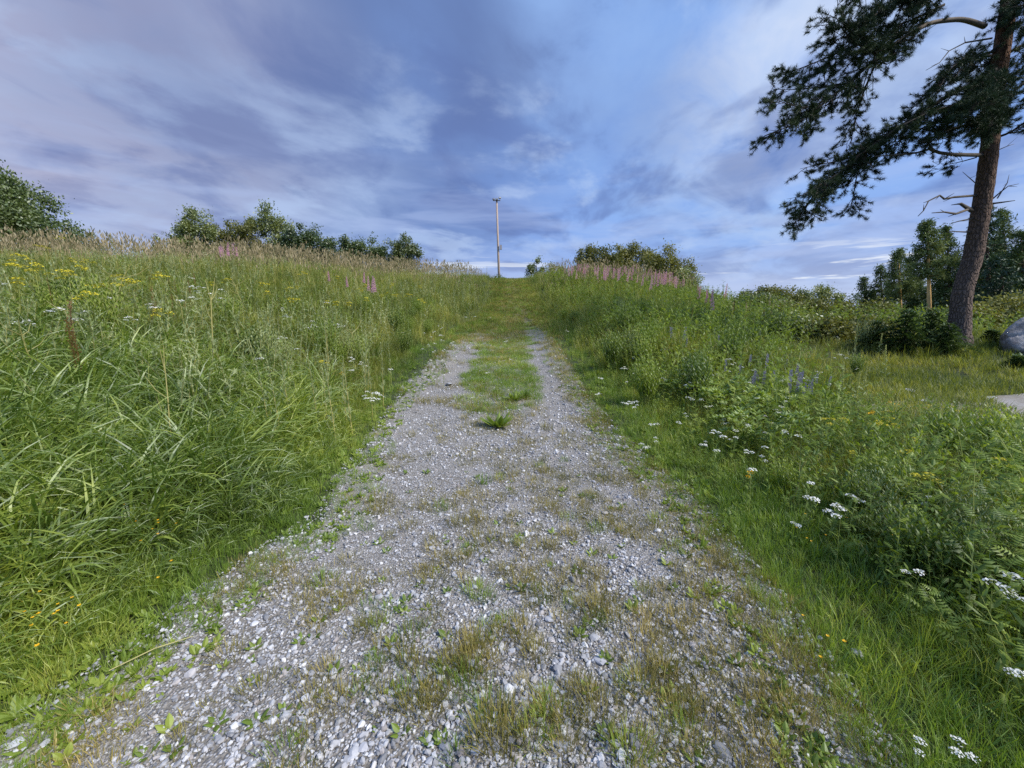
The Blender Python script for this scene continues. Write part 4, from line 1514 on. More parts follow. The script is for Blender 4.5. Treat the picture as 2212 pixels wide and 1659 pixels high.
# mullein-like pale green spikes at right
def spike(hh):
    a, b_ = Acc(), Acc()
    a.tube([(0, 0, 0), (0, 0, hh)], [.006, .004], 5)
    for i in range(12):
        a.leaf((0, 0, .03 + hh * .05 * i), i * 2.4, .16 * (1 - i / 20), .04, .9, .6, 3, 1)
    for i in range(60):
        s = .5 + .5 * i / 60
        q = i * 2.4
        w_ = .018 * (1.5 - s)
        b_.quad((w_ * math.cos(q), w_ * math.sin(q), hh * s), (-.009 * math.sin(q), .009 * math.cos(q), 0), (0, 0, .013), 0)
    return [('stem', named([a], 'spike_stem', [STEMG, GREY_GREEN])[0]), ('flower_spike', named([b_], 'spike_buds', [leafmat('pale_buds', (.18, .22, .12), (.27, .30, .18))])[0])]


SPK = [(hh, spike(hh)) for hh in (.7, .8)]
for px, py, lb in ((1905, 720, 'tallest pale green spike before the dark spruce'), (1925, 745, 'pale green spike right of the tallest'), (1798, 775, 'leftmost pale green spike in the right meadow'), (1833, 780, 'pale green spike in front of the rusty spot'), (1855, 800, 'short pale spike left of white flowers'), (1873, 790, 'pale spike near the white flowers at right')):
    flower(SPK, px, py, lb, 'weed', 'pale_spike_weed', 'pale green spikes', U(.85, 1))


# bramble with lobed leaves
def bramble(n, hh, spread, m_leaf):
    st, lv = Acc(), Acc()
    for i in range(n):
        az = i * 2.4
        L = hh * U(.8, 1.4)
        pts = []
        for k in range(5):
            s = k / 4
            rr_ = spread * s * U(.9, 1.1)
            pts.append(np.array((rr_ * math.cos(az), rr_ * math.sin(az), L * math.sin(s * 2.0) * .9)))
        st.tube(pts, [.005, .0045, .004, .003, .002], 4, cap=False)
        for k in range(16):
            s = .15 + .85 * k / 15
            j = min(3, int(s * 4))
            p = pts[j] + (pts[j + 1] - pts[j]) * (s * 4 - j)
            for da in (-.7, 0, .7):
                lv.leaf(p, az + (1.4 if k % 2 else -1.4) + da, U(.06, .10), U(.035, .05), U(.8, 1.2), U(0, .5), 3, 0, .2, .75)
    return [('stems', named([st], 'bramble_stems', [STEMG])[0]), ('leaves', named([lv], 'bramble_leaves', [m_leaf])[0])]


BR = [bramble(9, .5, .45, leafmat('bramble_leaf', (.055, .10, .025), (.11, .175, .04), (.18, .25, .07), .35, .06)) for _ in range(2)]
for px, py, s, lb in ((1590, 860, 1.0, 'bright green bramble with lobed leaves on the right bank'), (1640, 905, .9, 'lower bramble below the bright one'), (1545, 830, .9, 'left bramble among white flowers'), (1480, 815, .8, 'dark bramble at the right verge'), (1680, 850, .8, 'right bramble near the blue flowers')):
    p = G(px, py, .45)
    place('bramble', random.choice(BR), p, s, U(0, 6), lb, 'bramble', 'brambles on the right bank')

# bright dock leaves at the right
dk = named([rosette(7, .30, .11, (.15, .9))], 'broad_leaves', [HERB_BRIGHT])[0]
p = G(1925, 1230)
place('broad_leaved_dock', [('leaves', dk)], p, 1.0, 1.0, 'cluster of large bright green pointed leaves in the right grass', 'dock')

# bright bushy weeds near the clearing
def bushy(hh, m_, n=26, L=.12, w=.018):
    st, lv = Acc(), Acc()
    for i in range(n):
        az = i * 2.4
        rr_ = hh * .33 * math.sqrt(i / n)
        hh2 = hh * (1 - .25 * (i / n))
        pts = [np.array((rr_ * math.cos(az) * s, rr_ * math.sin(az) * s, hh2 * s)) for s in (0, .5, 1)]
        st.tube(pts, [.004, .003, .0015], 3, cap=False)
        for k in range(18):
            s = .3 + .7 * k / 18
            lv.strip((rr_ * math.cos(az) * s, rr_ * math.sin(az) * s, hh2 * s), k * 2.4 + i, L * (1.3 - s), w, .6, .6, 3, 0)
    return [('stems', named([st], 'bushy_stems', [STEMG])[0]), ('leaves', named([lv], 'bushy_leaves', [m_])[0])]


BW = [bushy(.75, HERB_BRIGHT), bushy(.65, HERB_BRIGHT)]
for px, py, s, lb in ((2060, 885, .95, 'yellow-green bushy weed in front of the sandy clearing'), (2165, 870, 1.0, 'yellow-green bushy weed near the right edge'), (1890, 985, .6, 'small yellow-green weed in the right meadow'), (2200, 940, .8, 'green bushy weed cut by the right edge'),
                      (1700, 1000, .5, 'low yellow-green weed beside white flowers'), (2000, 960, .6, 'leafy weed between the two bushy ones')):
    p = G(px, py, .65 * s)
    place('bushy_weed', random.choice(BW), p, s, U(0, 6), lb, 'weed', 'bushy weeds by the clearing')


LW = [bushy(.85, HERB, 30, .12, .022), bushy(1.0, HERB, 34, .13, .02), bushy(.9, GREY_GREEN, 30, .11, .014), bushy(.8, leafmat('deep_leaf', (.03, .06, .018), (.065, .11, .03), (.12, .17, .05)), 34, .12, .024)]
for gx0, gy0, sx_, sy_, n_, where in ((1300, 690, 110, 50, 12, 'on the mound side beside the track'), (1480, 760, 160, 70, 14, 'in the middle of the right bank'), (1720, 730, 160, 50, 10, 'before the right horizon shrubs'), (640, 760, 150, 70, 10, 'in the grey-green drift left of the track'), (850, 700, 90, 50, 8, 'beside the rising track on the left'), (300, 680, 200, 50, 8, 'behind the lush grass'),
                                       (2060, 1060, 110, 70, 7, 'in the near right meadow'), (1850, 1000, 120, 50, 6, 'between the white and yellow flowers at right')):
    for _ in range(n_):
        qx, qy = U(-1, 1), U(-1, 1)
        p = G(gx0 + qx * sx_, gy0 + qy * sy_, .5)
        if side_d(np.array([p[0]]), np.array([p[1]]))[0][0] < .45 or clr(p[0], p[1]) < 1.2:
            continue
        k_ = random.randrange(4)
        s_ = U(.7, 1.15) * (.6 if p[1] < 4.5 else 1.0)
        place('leafy_weed', LW[k_], (p[0], p[1], p[2] - .02), s_, U(0, 6.28), ('broad green', 'tall green', 'grey-green', 'dark green')[k_] + ' bushy weed ' + where + ', ' + where_in_patch(qx, qy), 'weed', 'bushy weeds ' + where)


# ------------------------------------------------------------------ shrubs and trees of leaves
def leaf_cloud(centres, sig, n_each, size, up=0.3, rs=RNG, aspect=.45):
    """leaf quads spread round the clump centres; returns verts, faces"""
    c = np.repeat(centres, n_each, 0) + rs.normal(0, 1, (len(centres) * n_each, 3)) * np.repeat(np.atleast_1d(sig) * np.ones(len(centres)), n_each)[:, None]
    n = len(c)
    a = rs.normal(0, 1, (n, 3))
    a[:, 2] += up
    a /= np.linalg.norm(a, axis=1, keepdims=True)
    b = rs.normal(0, 1, (n, 3))
    b -= (a * b).sum(1, keepdims=True) * a
    b /= np.linalg.norm(b, axis=1, keepdims=True)
    s = size * rs.uniform(.6, 1.3, (n, 1))
    v = np.stack([c - a * s, c - b * s * aspect, c + a * s, c + b * s * aspect], 1).reshape(-1, 3)
    f = np.arange(4 * n).reshape(n, 4)
    return v, f


def lobes_to_clumps(lobes, n, rs=RNG, shell=.55):
    """clump centres inside a set of ellipsoids (cx, cy, cz, rx, ry, rz)"""
    L = np.array(lobes, float)
    vol = L[:, 3] * L[:, 4] * L[:, 5]
    k = rs.choice(len(L), n, p=vol ** .67 / (vol ** .67).sum())
    d = rs.normal(0, 1, (n, 3))
    d /= np.linalg.norm(d, axis=1, keepdims=True)
    r = rs.uniform(shell ** 3, 1, (n, 1)) ** (1 / 3) * rs.uniform(.8, 1.12, (n, 1))
    c = L[k, :3] + d * r * L[k, 3:]
    return c[c[:, 2] > .02]


def woody(name, label, cat, base, lobes, m_leaf, n_clump=170, n_each=38, leaf=.07, sig=.22, trunk_r=.06, m_wood=None, group=None, single_trunk=False, up=.3):
    root = empty(name, base)
    tag(root, label, cat, group)
    cl_ = lobes_to_clumps(lobes, n_clump)
    v, f = leaf_cloud(cl_, RNG.uniform(.55, 1.1, len(cl_)) * sig, int(n_each * 4.2), leaf * .98, up, aspect=.55)
    o = link('crown', mesh_np('crown', v, f), [m_leaf], root)
    a = Acc()
    m_wood = m_wood or WOOD
    if single_trunk:
        top = max(l[2] + l[5] * .8 for l in lobes)
        cx_ = np.mean([l[0] for l in lobes])
        cy_ = np.mean([l[1] for l in lobes])
        a.tube([(0, 0, -.1), (cx_ * .3, cy_ * .3, top * .4), (cx_, cy_, top)], [trunk_r, trunk_r * .7, trunk_r * .15], 7)
        for c in cl_[::4]:
            s = min(.9, max(.15, (c[2] / top) * .8))
            st_ = np.array((cx_ * s, cy_ * s, top * s))
            a.tube([st_, (st_ + c) / 2 + np.array((0, 0, -.05)), c], [trunk_r * .3, trunk_r * .2, trunk_r * .08], 4, cap=False)
    else:
        for l in lobes:
            for _ in range(3):
                e = np.array(l[:3]) + RNG.normal(0, .3, 3) * np.array(l[3:])
                b0 = np.array((l[0] * .35 + U(-.2, .2), l[1] * .35 + U(-.2, .2), -.1))
                a.tube([b0, (b0 + e) / 2 + np.array((U(-.1, .1), U(-.1, .1), .1)), e], [trunk_r * .7, trunk_r * .5, trunk_r * .2], 5)
        for c in cl_[::5]:
            l = min(lobes, key=lambda q: (q[0] - c[0]) ** 2 + (q[1] - c[1]) ** 2 + (q[2] - c[2]) ** 2)
            st_ = np.array(l[:3]) * np.array((1, 1, .7))
            a.tube([st_, c], [trunk_r * .25, trunk_r * .08], 3, cap=False)
    link('trunk' if single_trunk else 'stems', a.mesh('wood', True), [m_wood], root)
    return root


def at(px, Y, dz=0.0):
    """a base on the terrain at forward distance Y seen in column px"""
    X = (px - 1106) / 833 * (Y * CP * 1.02)
    return (X, Y, h1(X, Y) + dz)


def bush_from_outline(name, label, cat, px0, px1, tops, Y, m_leaf, depth=.5, group=None, **kw):
    """lobes side by side whose tops follow the given heights; TOPS: pixel rows from left to right"""
    n = len(tops)
    bx = at((px0 + px1) / 2, Y)
    lobes = []
    wpx = (px1 - px0) / n
    for i, tp in enumerate(tops):
        c = PY(px0 + wpx * (i + .5), tp, Y)
        g0 = h1(c[0], Y)
        hh = max(.5, c[2] - g0)
        wx = wpx / 833 * Y * .98
        jy = U(-.3, .3) * depth * wx
        lobes.append((c[0] - bx[0], jy, hh * .52 + g0 - bx[2], wx * .72, max(.6, wx * depth), hh * .48))
        lobes.append((c[0] - bx[0] + U(-.2, .2) * wx, jy, hh * .25 + g0 - bx[2], wx * .6, max(.6, wx * depth), hh * .3))
    return woody(name, label, cat, bx, lobes, m_leaf, group=group, **kw)


# dark tree at the left edge
b = at(30, 24)
woody('deciduous_tree', 'dark broad tree at the left edge behind the bank', 'tree', b, [(0, 0, 3.6, 3.3, 2.4, 2.0), (-2.2, .3, 3.2, 2.4, 2, 2.2), (2.4, 0, 2.0, 2.0, 1.8, 1.6), (-.6, 0, 5.2, 1.7, 1.5, 1.2), (3.8, 0, 1.2, 1.3, 1.2, 1.1), (-3.5, 0, 4.9, 1.5, 1.5, 1.2)], BUSH_DARK,
      n_clump=330, n_each=46, leaf=.085, sig=.32, trunk_r=.16, single_trunk=True)
bush_from_outline('shrub', 'small low shrub right of the dark left tree', 'bush', 140, 205, [492, 498], 28, BUSH_MID, n_clump=50, n_each=36, leaf=.07, sig=.2)
# bush group on the left ridge
GB = 'bushes on the left ridge'
bush_from_outline('shrub', 'leftmost bush of the ridge group with a pointed top', 'bush', 372, 460, [462, 452, 470], 30, BUSH_MID, group=GB, n_clump=120, n_each=42, leaf=.075, sig=.26)
bush_from_outline('shrub', 'wide olive bush in the middle of the ridge group', 'bush', 452, 545, [472, 470, 466], 31, BUSH_OLIVE, group=GB, n_clump=130, n_each=42, leaf=.075, sig=.26)
bush_from_outline('shrub', 'tallest pale-topped bush of the ridge group', 'bush', 535, 622, [458, 448, 462], 32, BUSH_MID, group=GB, n_clump=130, n_each=42, leaf=.075, sig=.26)
bush_from_outline('shrub', 'dark rounded bush at the right end of the ridge group', 'bush', 615, 722, [482, 482, 492, 515], 31, BUSH_DARK, group=GB, n_clump=150, n_each=42, leaf=.075, sig=.26)
bush_from_outline('shrub', 'low bush at the left foot of the ridge group', 'bush', 335, 385, [512, 508], 29, BUSH_MID, group=GB, n_clump=45, n_each=32, leaf=.07, sig=.2)
GC = 'bushes left of the lamp mast'
bush_from_outline('shrub', 'dark spreading bush left of the small birches', 'bush', 736, 840, [512, 508, 520, 528], 36, BUSH_DARK, group=GC, n_clump=140, n_each=42, leaf=.08, sig=.28)
bush_from_outline('birch_sapling', 'short young birch beside the dark bush', 'tree', 838, 872, [506], 36, BUSH_MID, group=GC, n_clump=50, n_each=32, leaf=.07, sig=.22, single_trunk=True)
woody('birch_tree', 'tallest thin young birch left of the lamp mast', 'tree', at(888, 36), [(0, 0, 3.6, .55, .5, .9), (-.3, 0, 2.6, .9, .7, 1.0), (.7, 0, 2.9, .7, .6, .6), (0, 0, 1.3, 1.3, .8, 1.2)], BUSH_MID, n_clump=90, n_each=30, leaf=.075, sig=.2, trunk_r=.05, m_wood=PALEWOOD, single_trunk=True)
# mound bush on the right
GM = 'bushes behind the right mound'
bush_from_outline('shrub', 'left olive bush of the mound clump', 'bush', 1250, 1335, [528, 522, 526], 33, BUSH_OLIVE, group=GM, n_clump=150, n_each=44, leaf=.075, sig=.26)
bush_from_outline('shrub', 'middle olive bush of the mound clump', 'bush', 1325, 1415, [526, 518, 524], 34, BUSH_OLIVE, group=GM, n_clump=150, n_each=44, leaf=.075, sig=.26)
bush_from_outline('shrub', 'right rounded bush of the mound clump', 'bush', 1400, 1490, [528, 530, 555], 32, BUSH_OLIVE, group=GM, n_clump=160, n_each=44, leaf=.075, sig=.26)
bush_from_outline('shrub', 'dark low flank of the mound clump on its right', 'bush', 1462, 1502, [582], 29, BUSH_MID, group=GM, n_clump=60, n_each=38, leaf=.07, sig=.22)
bush_from_outline('young_conifer', 'small pointed tree between mast and mound', 'tree', 1145, 1175, [558], 36, BUSH_MID, n_clump=36, n_each=30, leaf=.07, sig=.18, single_trunk=True)
bush_from_outline('young_conifer', 'small rounded tree just left of the mound bushes', 'tree', 1180, 1218, [564], 36, BUSH_OLIVE, n_clump=36, n_each=30, leaf=.07, sig=.2, single_trunk=True)
bush_from_outline('shrub', 'low dark hedge at the foot of the lamp mast', 'bush', 1062, 1092, [598, 598], 41, BUSH_DARK, n_clump=30, n_each=30, leaf=.07, sig=.2)
# low shrubs on the right horizon
GR_ = 'low shrubs along the right horizon'
for px0, px1, tops, Y, m_, lb in ((1500, 1560, [640, 648], 26, BUSH_MID, 'low shrub at the foot of the mound on its right'), (1600, 1660, [632, 626], 30, BUSH_OLIVE, 'reddish olive shrub in the right gap'), (1655, 1725, [622, 630], 31, BUSH_OLIVE, 'olive shrub right of the gap streaks'), (1722, 1765, [622, 640], 32, BUSH_MID, 'thin shrub in the middle of the right horizon'),
                                   (1762, 1845, [612, 606, 622], 33, BUSH_MID, 'rounded shrub left of the young pines'), (1560, 1700, [655, 648, 645, 652], 20, BUSH_MID, 'green shrub growing below the right horizon'), (1690, 1850, [660, 655, 650, 655, 660], 18, BUSH_OLIVE, 'wide shrub below the rounded horizon shrub'),
                                   (1840, 1960, [665, 662, 668, 675], 18, BUSH_OLIVE, 'brownish shrub below the young pines'), (1950, 2060, [690, 688, 690], 15, BUSH_DARK, 'dark shrub left of the pine trunk'), (2090, 2200, [668, 660, 650], 15, BUSH_OLIVE, 'olive shrub behind the pine at right'), (2180, 2290, [640, 632, 640], 16, BUSH_OLIVE, 'olive shrub at the right edge behind the boulder'),
                                   (1660, 1790, [712, 700, 705, 712], 13.5, BUSH_MID, 'low green shrub in the hollow before the pines'), (1780, 1900, [715, 708, 715], 12.8, BUSH_OLIVE, 'low brownish shrub left of the spruce')):
    bush_from_outline('shrub', lb, 'bush', px0, px1, tops, Y, m_, group=GR_, n_clump=85 if Y < 25 else 60, n_each=48, leaf=.06 if Y < 25 else .075, sig=.24)


# ------------------------------------------------------------------ conifers behind
def conifer(label, px, top_py, Y, m_needle, m_bark, crown_from=.25, width=.24, group=None, name='pine_tree', dens=1.0, lean=0.0, droop=-.15):
    bse = at(px, Y)
    top = PY(px + lean, top_py, Y)
    hh = top[2] - bse[2]
    root = empty(name, bse)
    tag(root, label, 'tree', group)
    dx = top[0] - bse[0]
    a = Acc()
    r0 = (.014 * hh + .04) * (.95 if m_bark is YBARK else 1)
    a.tube([(0, 0, -.1), (dx * .3, 0, hh * .3), (dx * .65, 0, hh * .65), (dx, 0, hh * .99)], [r0, r0 * .8, r0 * .5, .015], 8)
    link('trunk', a.mesh('trunk', True), [m_bark], root)
    br = Acc()
    cs, sg = [], []
    nw = int(hh * 2.6 * dens)
    for i in range(nw):
        s = crown_from + (1 - crown_from) * (i + .5) / nw
        zz = hh * s
        R = 1.1 * hh * width * (1 - (s - crown_from) / (1 - crown_from)) ** .75 * U(.75, 1.15) + .12
        if s < crown_from + .12:
            R *= .7
        for k in range(6):
            az = U(0, 6.28)
            rr_ = R * U(.7, 1.1)
            e = np.array((dx * s + rr_ * math.cos(az), rr_ * math.sin(az), zz + rr_ * U(droop - .15, droop + .3)))
            st_ = np.array((dx * s, 0, zz))
            br.tube([st_, (st_ + e) / 2 + np.array((0, 0, -.05)), e], [.022, .015, .006], 3, cap=False)
            m_ = max(2, int(rr_ / .22))
            for j in range(m_):
                q = .35 + .65 * (j + .5) / m_
                cs.append(st_ + (e - st_) * q + np.array((U(-.1, .1), U(-.1, .1), .04)))
    link('branches', br.mesh('branches'), [WOOD], root)['kind'] = 'stuff'
    v, f = leaf_cloud(np.array(cs), .12, int(23 * dens), .105, .6, aspect=.24)
    link('crown', mesh_np('crown', v, f), [m_needle], root)
    return root


GP = 'young pines behind the big pine'
conifer('tall young pine with golden trunk left of the big pine', 1996, 480, 24, NEEDLE_FAR, YBARK, .52, .17, GP, lean=8)
conifer('second young pine with golden trunk further left', 1935, 540, 30, NEEDLE_FAR, YBARK, .42, .17, GP, lean=6)
conifer('slim pine between the two golden trunks', 1965, 560, 32, NEEDLE_FAR, BARK, .2, .17, GP)
conifer('leftmost young pine of the group', 1865, 600, 33, NEEDLE_FAR, BARK, .1, .17, GP)
conifer('short pine beside the leftmost one', 1900, 575, 32, NEEDLE_FAR, BARK, .15, .22, GP)
conifer('pine just behind the big trunk on its left', 2045, 490, 27, NEEDLE_FAR, BARK, .15, .17, GP)
conifer('dense dark green pine right of the big trunk', 2128, 446, 22, SPRUCE, BARK, .08, .22, GP)
conifer('tall bright pine right behind the dense one', 2165, 455, 26, NEEDLE_FAR, BARK, .1, .2, GP)
conifer('pine at the right edge of the view', 2205, 500, 22, NEEDLE_FAR, BARK, .08, .24, GP)
conifer('dark spruce beyond the right edge pine', 2250, 440, 24, SPRUCE, BARK, .05, .24, GP)
conifer('very dark wide spruce behind the big trunk base', 2160, 560, 18, SPRUCE, BARK, .03, .34, GP, name='spruce_tree')
conifer('dark pine filling behind the golden trunks', 2020, 585, 36, BUSH_DARK, BARK, .03, .3, GP)
conifer('low dark pine left below the golden trunks', 1960, 620, 38, NEEDLE_FAR, BARK, .02, .35, GP)


for px_, ty_, yy_, w_, lb in ((1880, 628, 37, .4, 'dark wide pine low behind the leftmost young pines'), (1925, 612, 38, .4, 'dark wide pine behind the second golden trunk'), (1985, 600, 38, .36, 'dark wide pine behind the taller golden trunk'), (2060, 560, 34, .34, 'dark wide pine directly behind the big trunk'),
                              (2110, 540, 30, .34, 'dark wide spruce right behind the big trunk'), (2150, 515, 28, .34, 'broad dark spruce between trunk and right edge'), (2190, 545, 24, .38, 'broad low dark spruce near the right edge'), (2225, 520, 28, .34, 'broad dark spruce cut by the right edge')):
    conifer(lb, px_, ty_, yy_, SPRUCE if px_ > 2050 else BUSH_DARK, BARK, .02, w_, GP, name='spruce_tree' if px_ > 2050 else 'pine_tree', dens=1.25)


SAPLING = leafmat('sapling_needles', (0.018, 0.040, 0.018), (0.038, 0.070, 0.030), (0.07, 0.11, 0.05), trans=.15)


def small_spruce(px, top, Y, label, spread=1.0):
    bse = at(px, Y)
    t_ = PY(px, top, Y)
    hh = t_[2] - bse[2]
    root = empty('spruce_sapling', bse)
    tag(root, label, 'tree', 'spruce saplings at the foot of the pine')
    a = Acc()
    a.tube([(0, 0, -.05), (0, 0, hh)], [.022, .006], 6)
    link('trunk', a.mesh('trunk', True), [WOOD], root)
    nd = Acc()
    n = int(52 * spread)
    for i in range(n):
        s = (i + .5) / n
        R = (hh * .75 * (1 - s) + .12) * U(.8, 1.15) * spread
        az = i * 2.4
        p0 = np.array((0, 0, hh * s))
        rise = U(-.1, .5)
        nb = int(R / .028)
        for j in range(nb):
            q = (j + 1) / nb
            c = p0 + np.array((math.cos(az), math.sin(az), rise - .45 * q)) * R * q
            for sd in (-1, 1):
                nd.strip(c, az + sd * 1.0, U(.09, .2) * (1.3 - q), .045, 1.2 + U(-.6, .4), .5, 2, 0)
    link('needles', nd.mesh('needles'), [SAPLING], root)


small_spruce(1945, 672, 10.6, 'dark spruce sapling left of the pine base', 1.2)
small_spruce(1995, 668, 10.9, 'dark spruce sapling close to the pine base')
small_spruce(1880, 695, 11.2, 'low spruce at the left end of the saplings', 1.1)
small_spruce(2035, 700, 10.0, 'low spruce in front of the pine trunk')
small_spruce(2200, 770, 8.6, 'low spruce in front of the boulder', .9)
small_spruce(2130, 715, 10.6, 'small spruce between pine trunk and boulder')

# ------------------------------------------------------------------ the big pine
PYD = 10.4
tb = PY(2072, 752, PYD)
base = np.array((tb[0], PYD, h1(tb[0], PYD) - .05))
root = empty('pine_tree', tuple(base))
tag(root, 'large old pine leaning right with dark boughs over the meadow', 'tree')
# trunk
tp = [(2072, 752), (2077, 636), (2103, 551), (2122, 437), (2136, 336), (2150, 202), (2180, 0), (2215, -260), (2260, -620)]
tr = [.235, .19, .185, .165, .158, .15, .135, .10, .03]
pts = [PY(px, py, PYD) - base for px, py in tp]
pts[0][2] = -.15
# resample with a smooth spline, rough bark surface
P_ = np.array(pts)
sarc = np.r_[0, np.cumsum(np.linalg.norm(np.diff(P_, axis=0), axis=1))]
ss = np.linspace(0, sarc[-1], 190)
PX = np.stack([np.interp(ss, sarc, P_[:, i]) for i in range(3)], 1)
for _ in range(14):
    PX[1:-1] = (PX[:-2] + PX[1:-1] * 2 + PX[2:]) / 4
RR = np.interp(ss, sarc, tr)
RR[:10] *= np.linspace(1.35, 1, 10)
NS = 40
ang = np.linspace(0, 2 * math.pi, NS, endpoint=False)
AA, SS = np.meshgrid(ang, ss)
plate = np.abs(np.sin(AA * 7 + 1.5 * np.sin(SS * 3.1)) * np.sin(SS * 9 + 1.2 * np.sin(AA * 5 + SS))) ** .5
rough = 1 + .12 * (plate - .5) + RNG.uniform(-.03, .03, AA.shape)
V = np.stack([PX[:, None, 0] + RR[:, None] * rough * np.cos(AA), PX[:, None, 1] + RR[:, None] * rough * np.sin(AA), PX[:, None, 2] + 0 * AA], -1)
ii = np.arange(AA.size).reshape(AA.shape)
F = np.stack([ii[:-1], np.roll(ii, -1, 1)[:-1], np.roll(ii, -1, 1)[1:], ii[1:]], -1).reshape(-1, 4)
link('trunk', mesh_np('trunk', V.reshape(-1, 3), F, smooth=True), [BARK], root)


def needles(tips, axes, n=40, L=.10, w=.0068, rs=RNG):
    """bottle-brush tufts of needles at the twig ends"""
    tips, axes = np.asarray(tips), np.asarray(axes)
    m = len(tips)
    P0 = np.repeat(tips, n, 0) - np.repeat(axes, n, 0) * rs.uniform(-.01, .09, (m * n, 1))
    A = np.repeat(axes, n, 0)
    R = rs.normal(0, 1, (m * n, 3))
    R -= (R * A).sum(1, keepdims=True) * A
    R /= np.linalg.norm(R, axis=1, keepdims=True) + 1e-9
    ph = rs.uniform(.4, 1.35, (m * n, 1))
    D = A * np.cos(ph) + R * np.sin(ph)
    S = np.cross(D, rs.normal(0, 1, (m * n, 3)))
    S /= np.linalg.norm(S, axis=1, keepdims=True) + 1e-9
    LL = L * rs.uniform(.7, 1.2, (m * n, 1))
    v = np.stack([P0 - S * w / 2, P0 + S * w / 2, P0 + D * LL], 1).reshape(-1, 3)
    return v, np.arange(3 * m * n).reshape(-1, 3)


def smooth_poly(pts, n):
    P = np.array(pts, float)
    s = np.r_[0, np.cumsum(np.linalg.norm(np.diff(P, axis=0), axis=1))]
    t = np.linspace(0, s[-1], n)
    Q = np.stack([np.interp(t, s, P[:, i]) for i in range(3)], 1)
    for _ in range(3):
        Q[1:-1] = (Q[:-2] + 2 * Q[1:-1] + Q[2:]) / 4
    return Q, s[-1]


def bough(path, Y0, Y1, r0, leafy=(.25, 1.0), spread=.9, dens=1.0, mat_w=None, down=.3, n_sec=7.0):
    n_sec *= 1.7
    dens *= 1.15
    r0 *= .75
    """main limb along photo points (from trunk outward), side limbs, twigs and needle tufts"""
    k = len(path)
    P = [PY(px, py, Y0 + (Y1 - Y0) * i / (k - 1)) - base for i, (px, py) in enumerate(path)]
    Q, L = smooth_poly(P, max(8, int(math.dist(P[0], P[-1]) * 8)))
    a = Acc()
    n = len(Q)
    a.tube(Q, [r0 * (1 - .85 * i / (n - 1)) for i in range(n)], 7)
    b_ = link('branch', a.mesh('branch', True), [mat_w or WOOD], root)
    tw = Acc()
    tips, axes = [], []
    ns = int(L * n_sec)
    for j in range(ns):
        s = leafy[0] + (leafy[1] - leafy[0]) * (j + U(0, 1)) / ns
        i = min(n - 2, int(s * (n - 1)))
        p = Q[i]
        t = Q[i + 1] - Q[i]
        t /= np.linalg.norm(t)
        az = U(0, 6.28)
        rdir = np.array((math.cos(az) * .8, math.sin(az) * 1.0, U(-.7, .5) - down))
        dr = t * U(.4, 1.0) + rdir * U(.6, 1.1)
        dr /= np.linalg.norm(dr)
        l = spread * U(.35, 1.0) * (1.1 - .55 * s)
        e = p + dr * l + np.array((0, 0, U(-.05, .1)))
        mid = (p + e) / 2 + np.array((U(-.05, .05), U(-.05, .05), U(-.08, .02)))
        tw.tube([p, mid, e], [r0 * .28, r0 * .2, .006], 4, cap=False)
        nt = max(2, int(l * 9 * dens))
        for q_ in range(nt):
            f_ = .25 + .75 * (q_ + U(0, 1)) / nt
            b0 = p + (mid - p) * f_ * 2 if f_ < .5 else mid + (e - mid) * (f_ - .5) * 2
            d2 = dr * U(.4, 1) + np.array((random.gauss(0, .6), random.gauss(0, .6), random.gauss(.12, .45)))
            d2 /= np.linalg.norm(d2)
            l2 = U(.12, .34)
            e2 = b0 + d2 * l2
            tw.tube([b0, e2], [.007, .004], 3, cap=False)
            for _k in range(3):
                g_ = U(.35, 1.05) if _k else 1.0
                ax = d2 + np.array((random.gauss(0, .5), random.gauss(0, .5), random.gauss(.2, .4)))
                ax /= np.linalg.norm(ax)
                tips.append(b0 + d2 * l2 * g_ + ax * .04)
                axes.append(ax)
    link('twigs', tw.mesh('twigs'), [WOOD], b_)
    v, f = needles(tips, axes)
    nd = link('needles', mesh_np('needles', v, f), [NEEDLE], b_)
    nd['kind'] = 'stuff'
    return b_


B = bough
B([(2128, 57), (2080, 40), (2010, 48), (1940, 88), (1860, 155), (1790, 215), (1725, 265), (1655, 292)], PYD, PYD - .6, .075, (.36, 1), .75, mat_w=PALEWOOD)
B([(1965, 70), (1900, 75), (1830, 105), (1750, 140), (1672, 168)], PYD - .2, PYD + .4, .045, (.1, 1), .8)
B([(1900, 120), (1850, 95), (1815, 60), (1800, 20)], PYD - .2, PYD - 1.0, .035, (.1, 1), .9)
B([(1900, 118), (1868, 190), (1850, 250), (1835, 318)], PYD - .2, PYD + .6, .035, (.2, 1), .7)
B([(2160, -110), (2060, -40), (1960, 0), (1880, 35), (1815, 62)], PYD, PYD - .8, .07, (.35, 1), 1.0)
B([(2160, -150), (2050, -90), (1930, -40), (1830, -20)], PYD, PYD + .8, .06, (.3, 1), .9)
B([(1830, 180), (1760, 190), (1700, 195), (1665, 192)], PYD - .3, PYD + .2, .03, (.1, 1), .6)
B([(1800, 210), (1740, 235), (1700, 225), (1668, 212)], PYD - .4, PYD - 1.0, .03, (.1, 1), .5)
B([(2135, 165), (2050, 205), (1960, 262), (1880, 318), (1810, 375), (1755, 425), (1712, 488)], PYD, PYD - .5, .07, (.2, 1), .7)
B([(1960, 262), (1890, 320), (1830, 345), (1770, 355), (1728, 365)], PYD - .2, PYD + .5, .04, (.05, 1), .6, dens=1.2)
B([(1880, 318), (1850, 370), (1845, 420), (1835, 462)], PYD - .3, PYD + .2, .03, (.1, 1), .55)
B([(1810, 375), (1770, 400), (1730, 425), (1700, 430)], PYD - .4, PYD - .8, .025, (.1, 1), .45)
B([(1790, 395), (1770, 440), (1745, 480), (1725, 495)], PYD - .4, PYD - .1, .022, (.1, 1), .4)
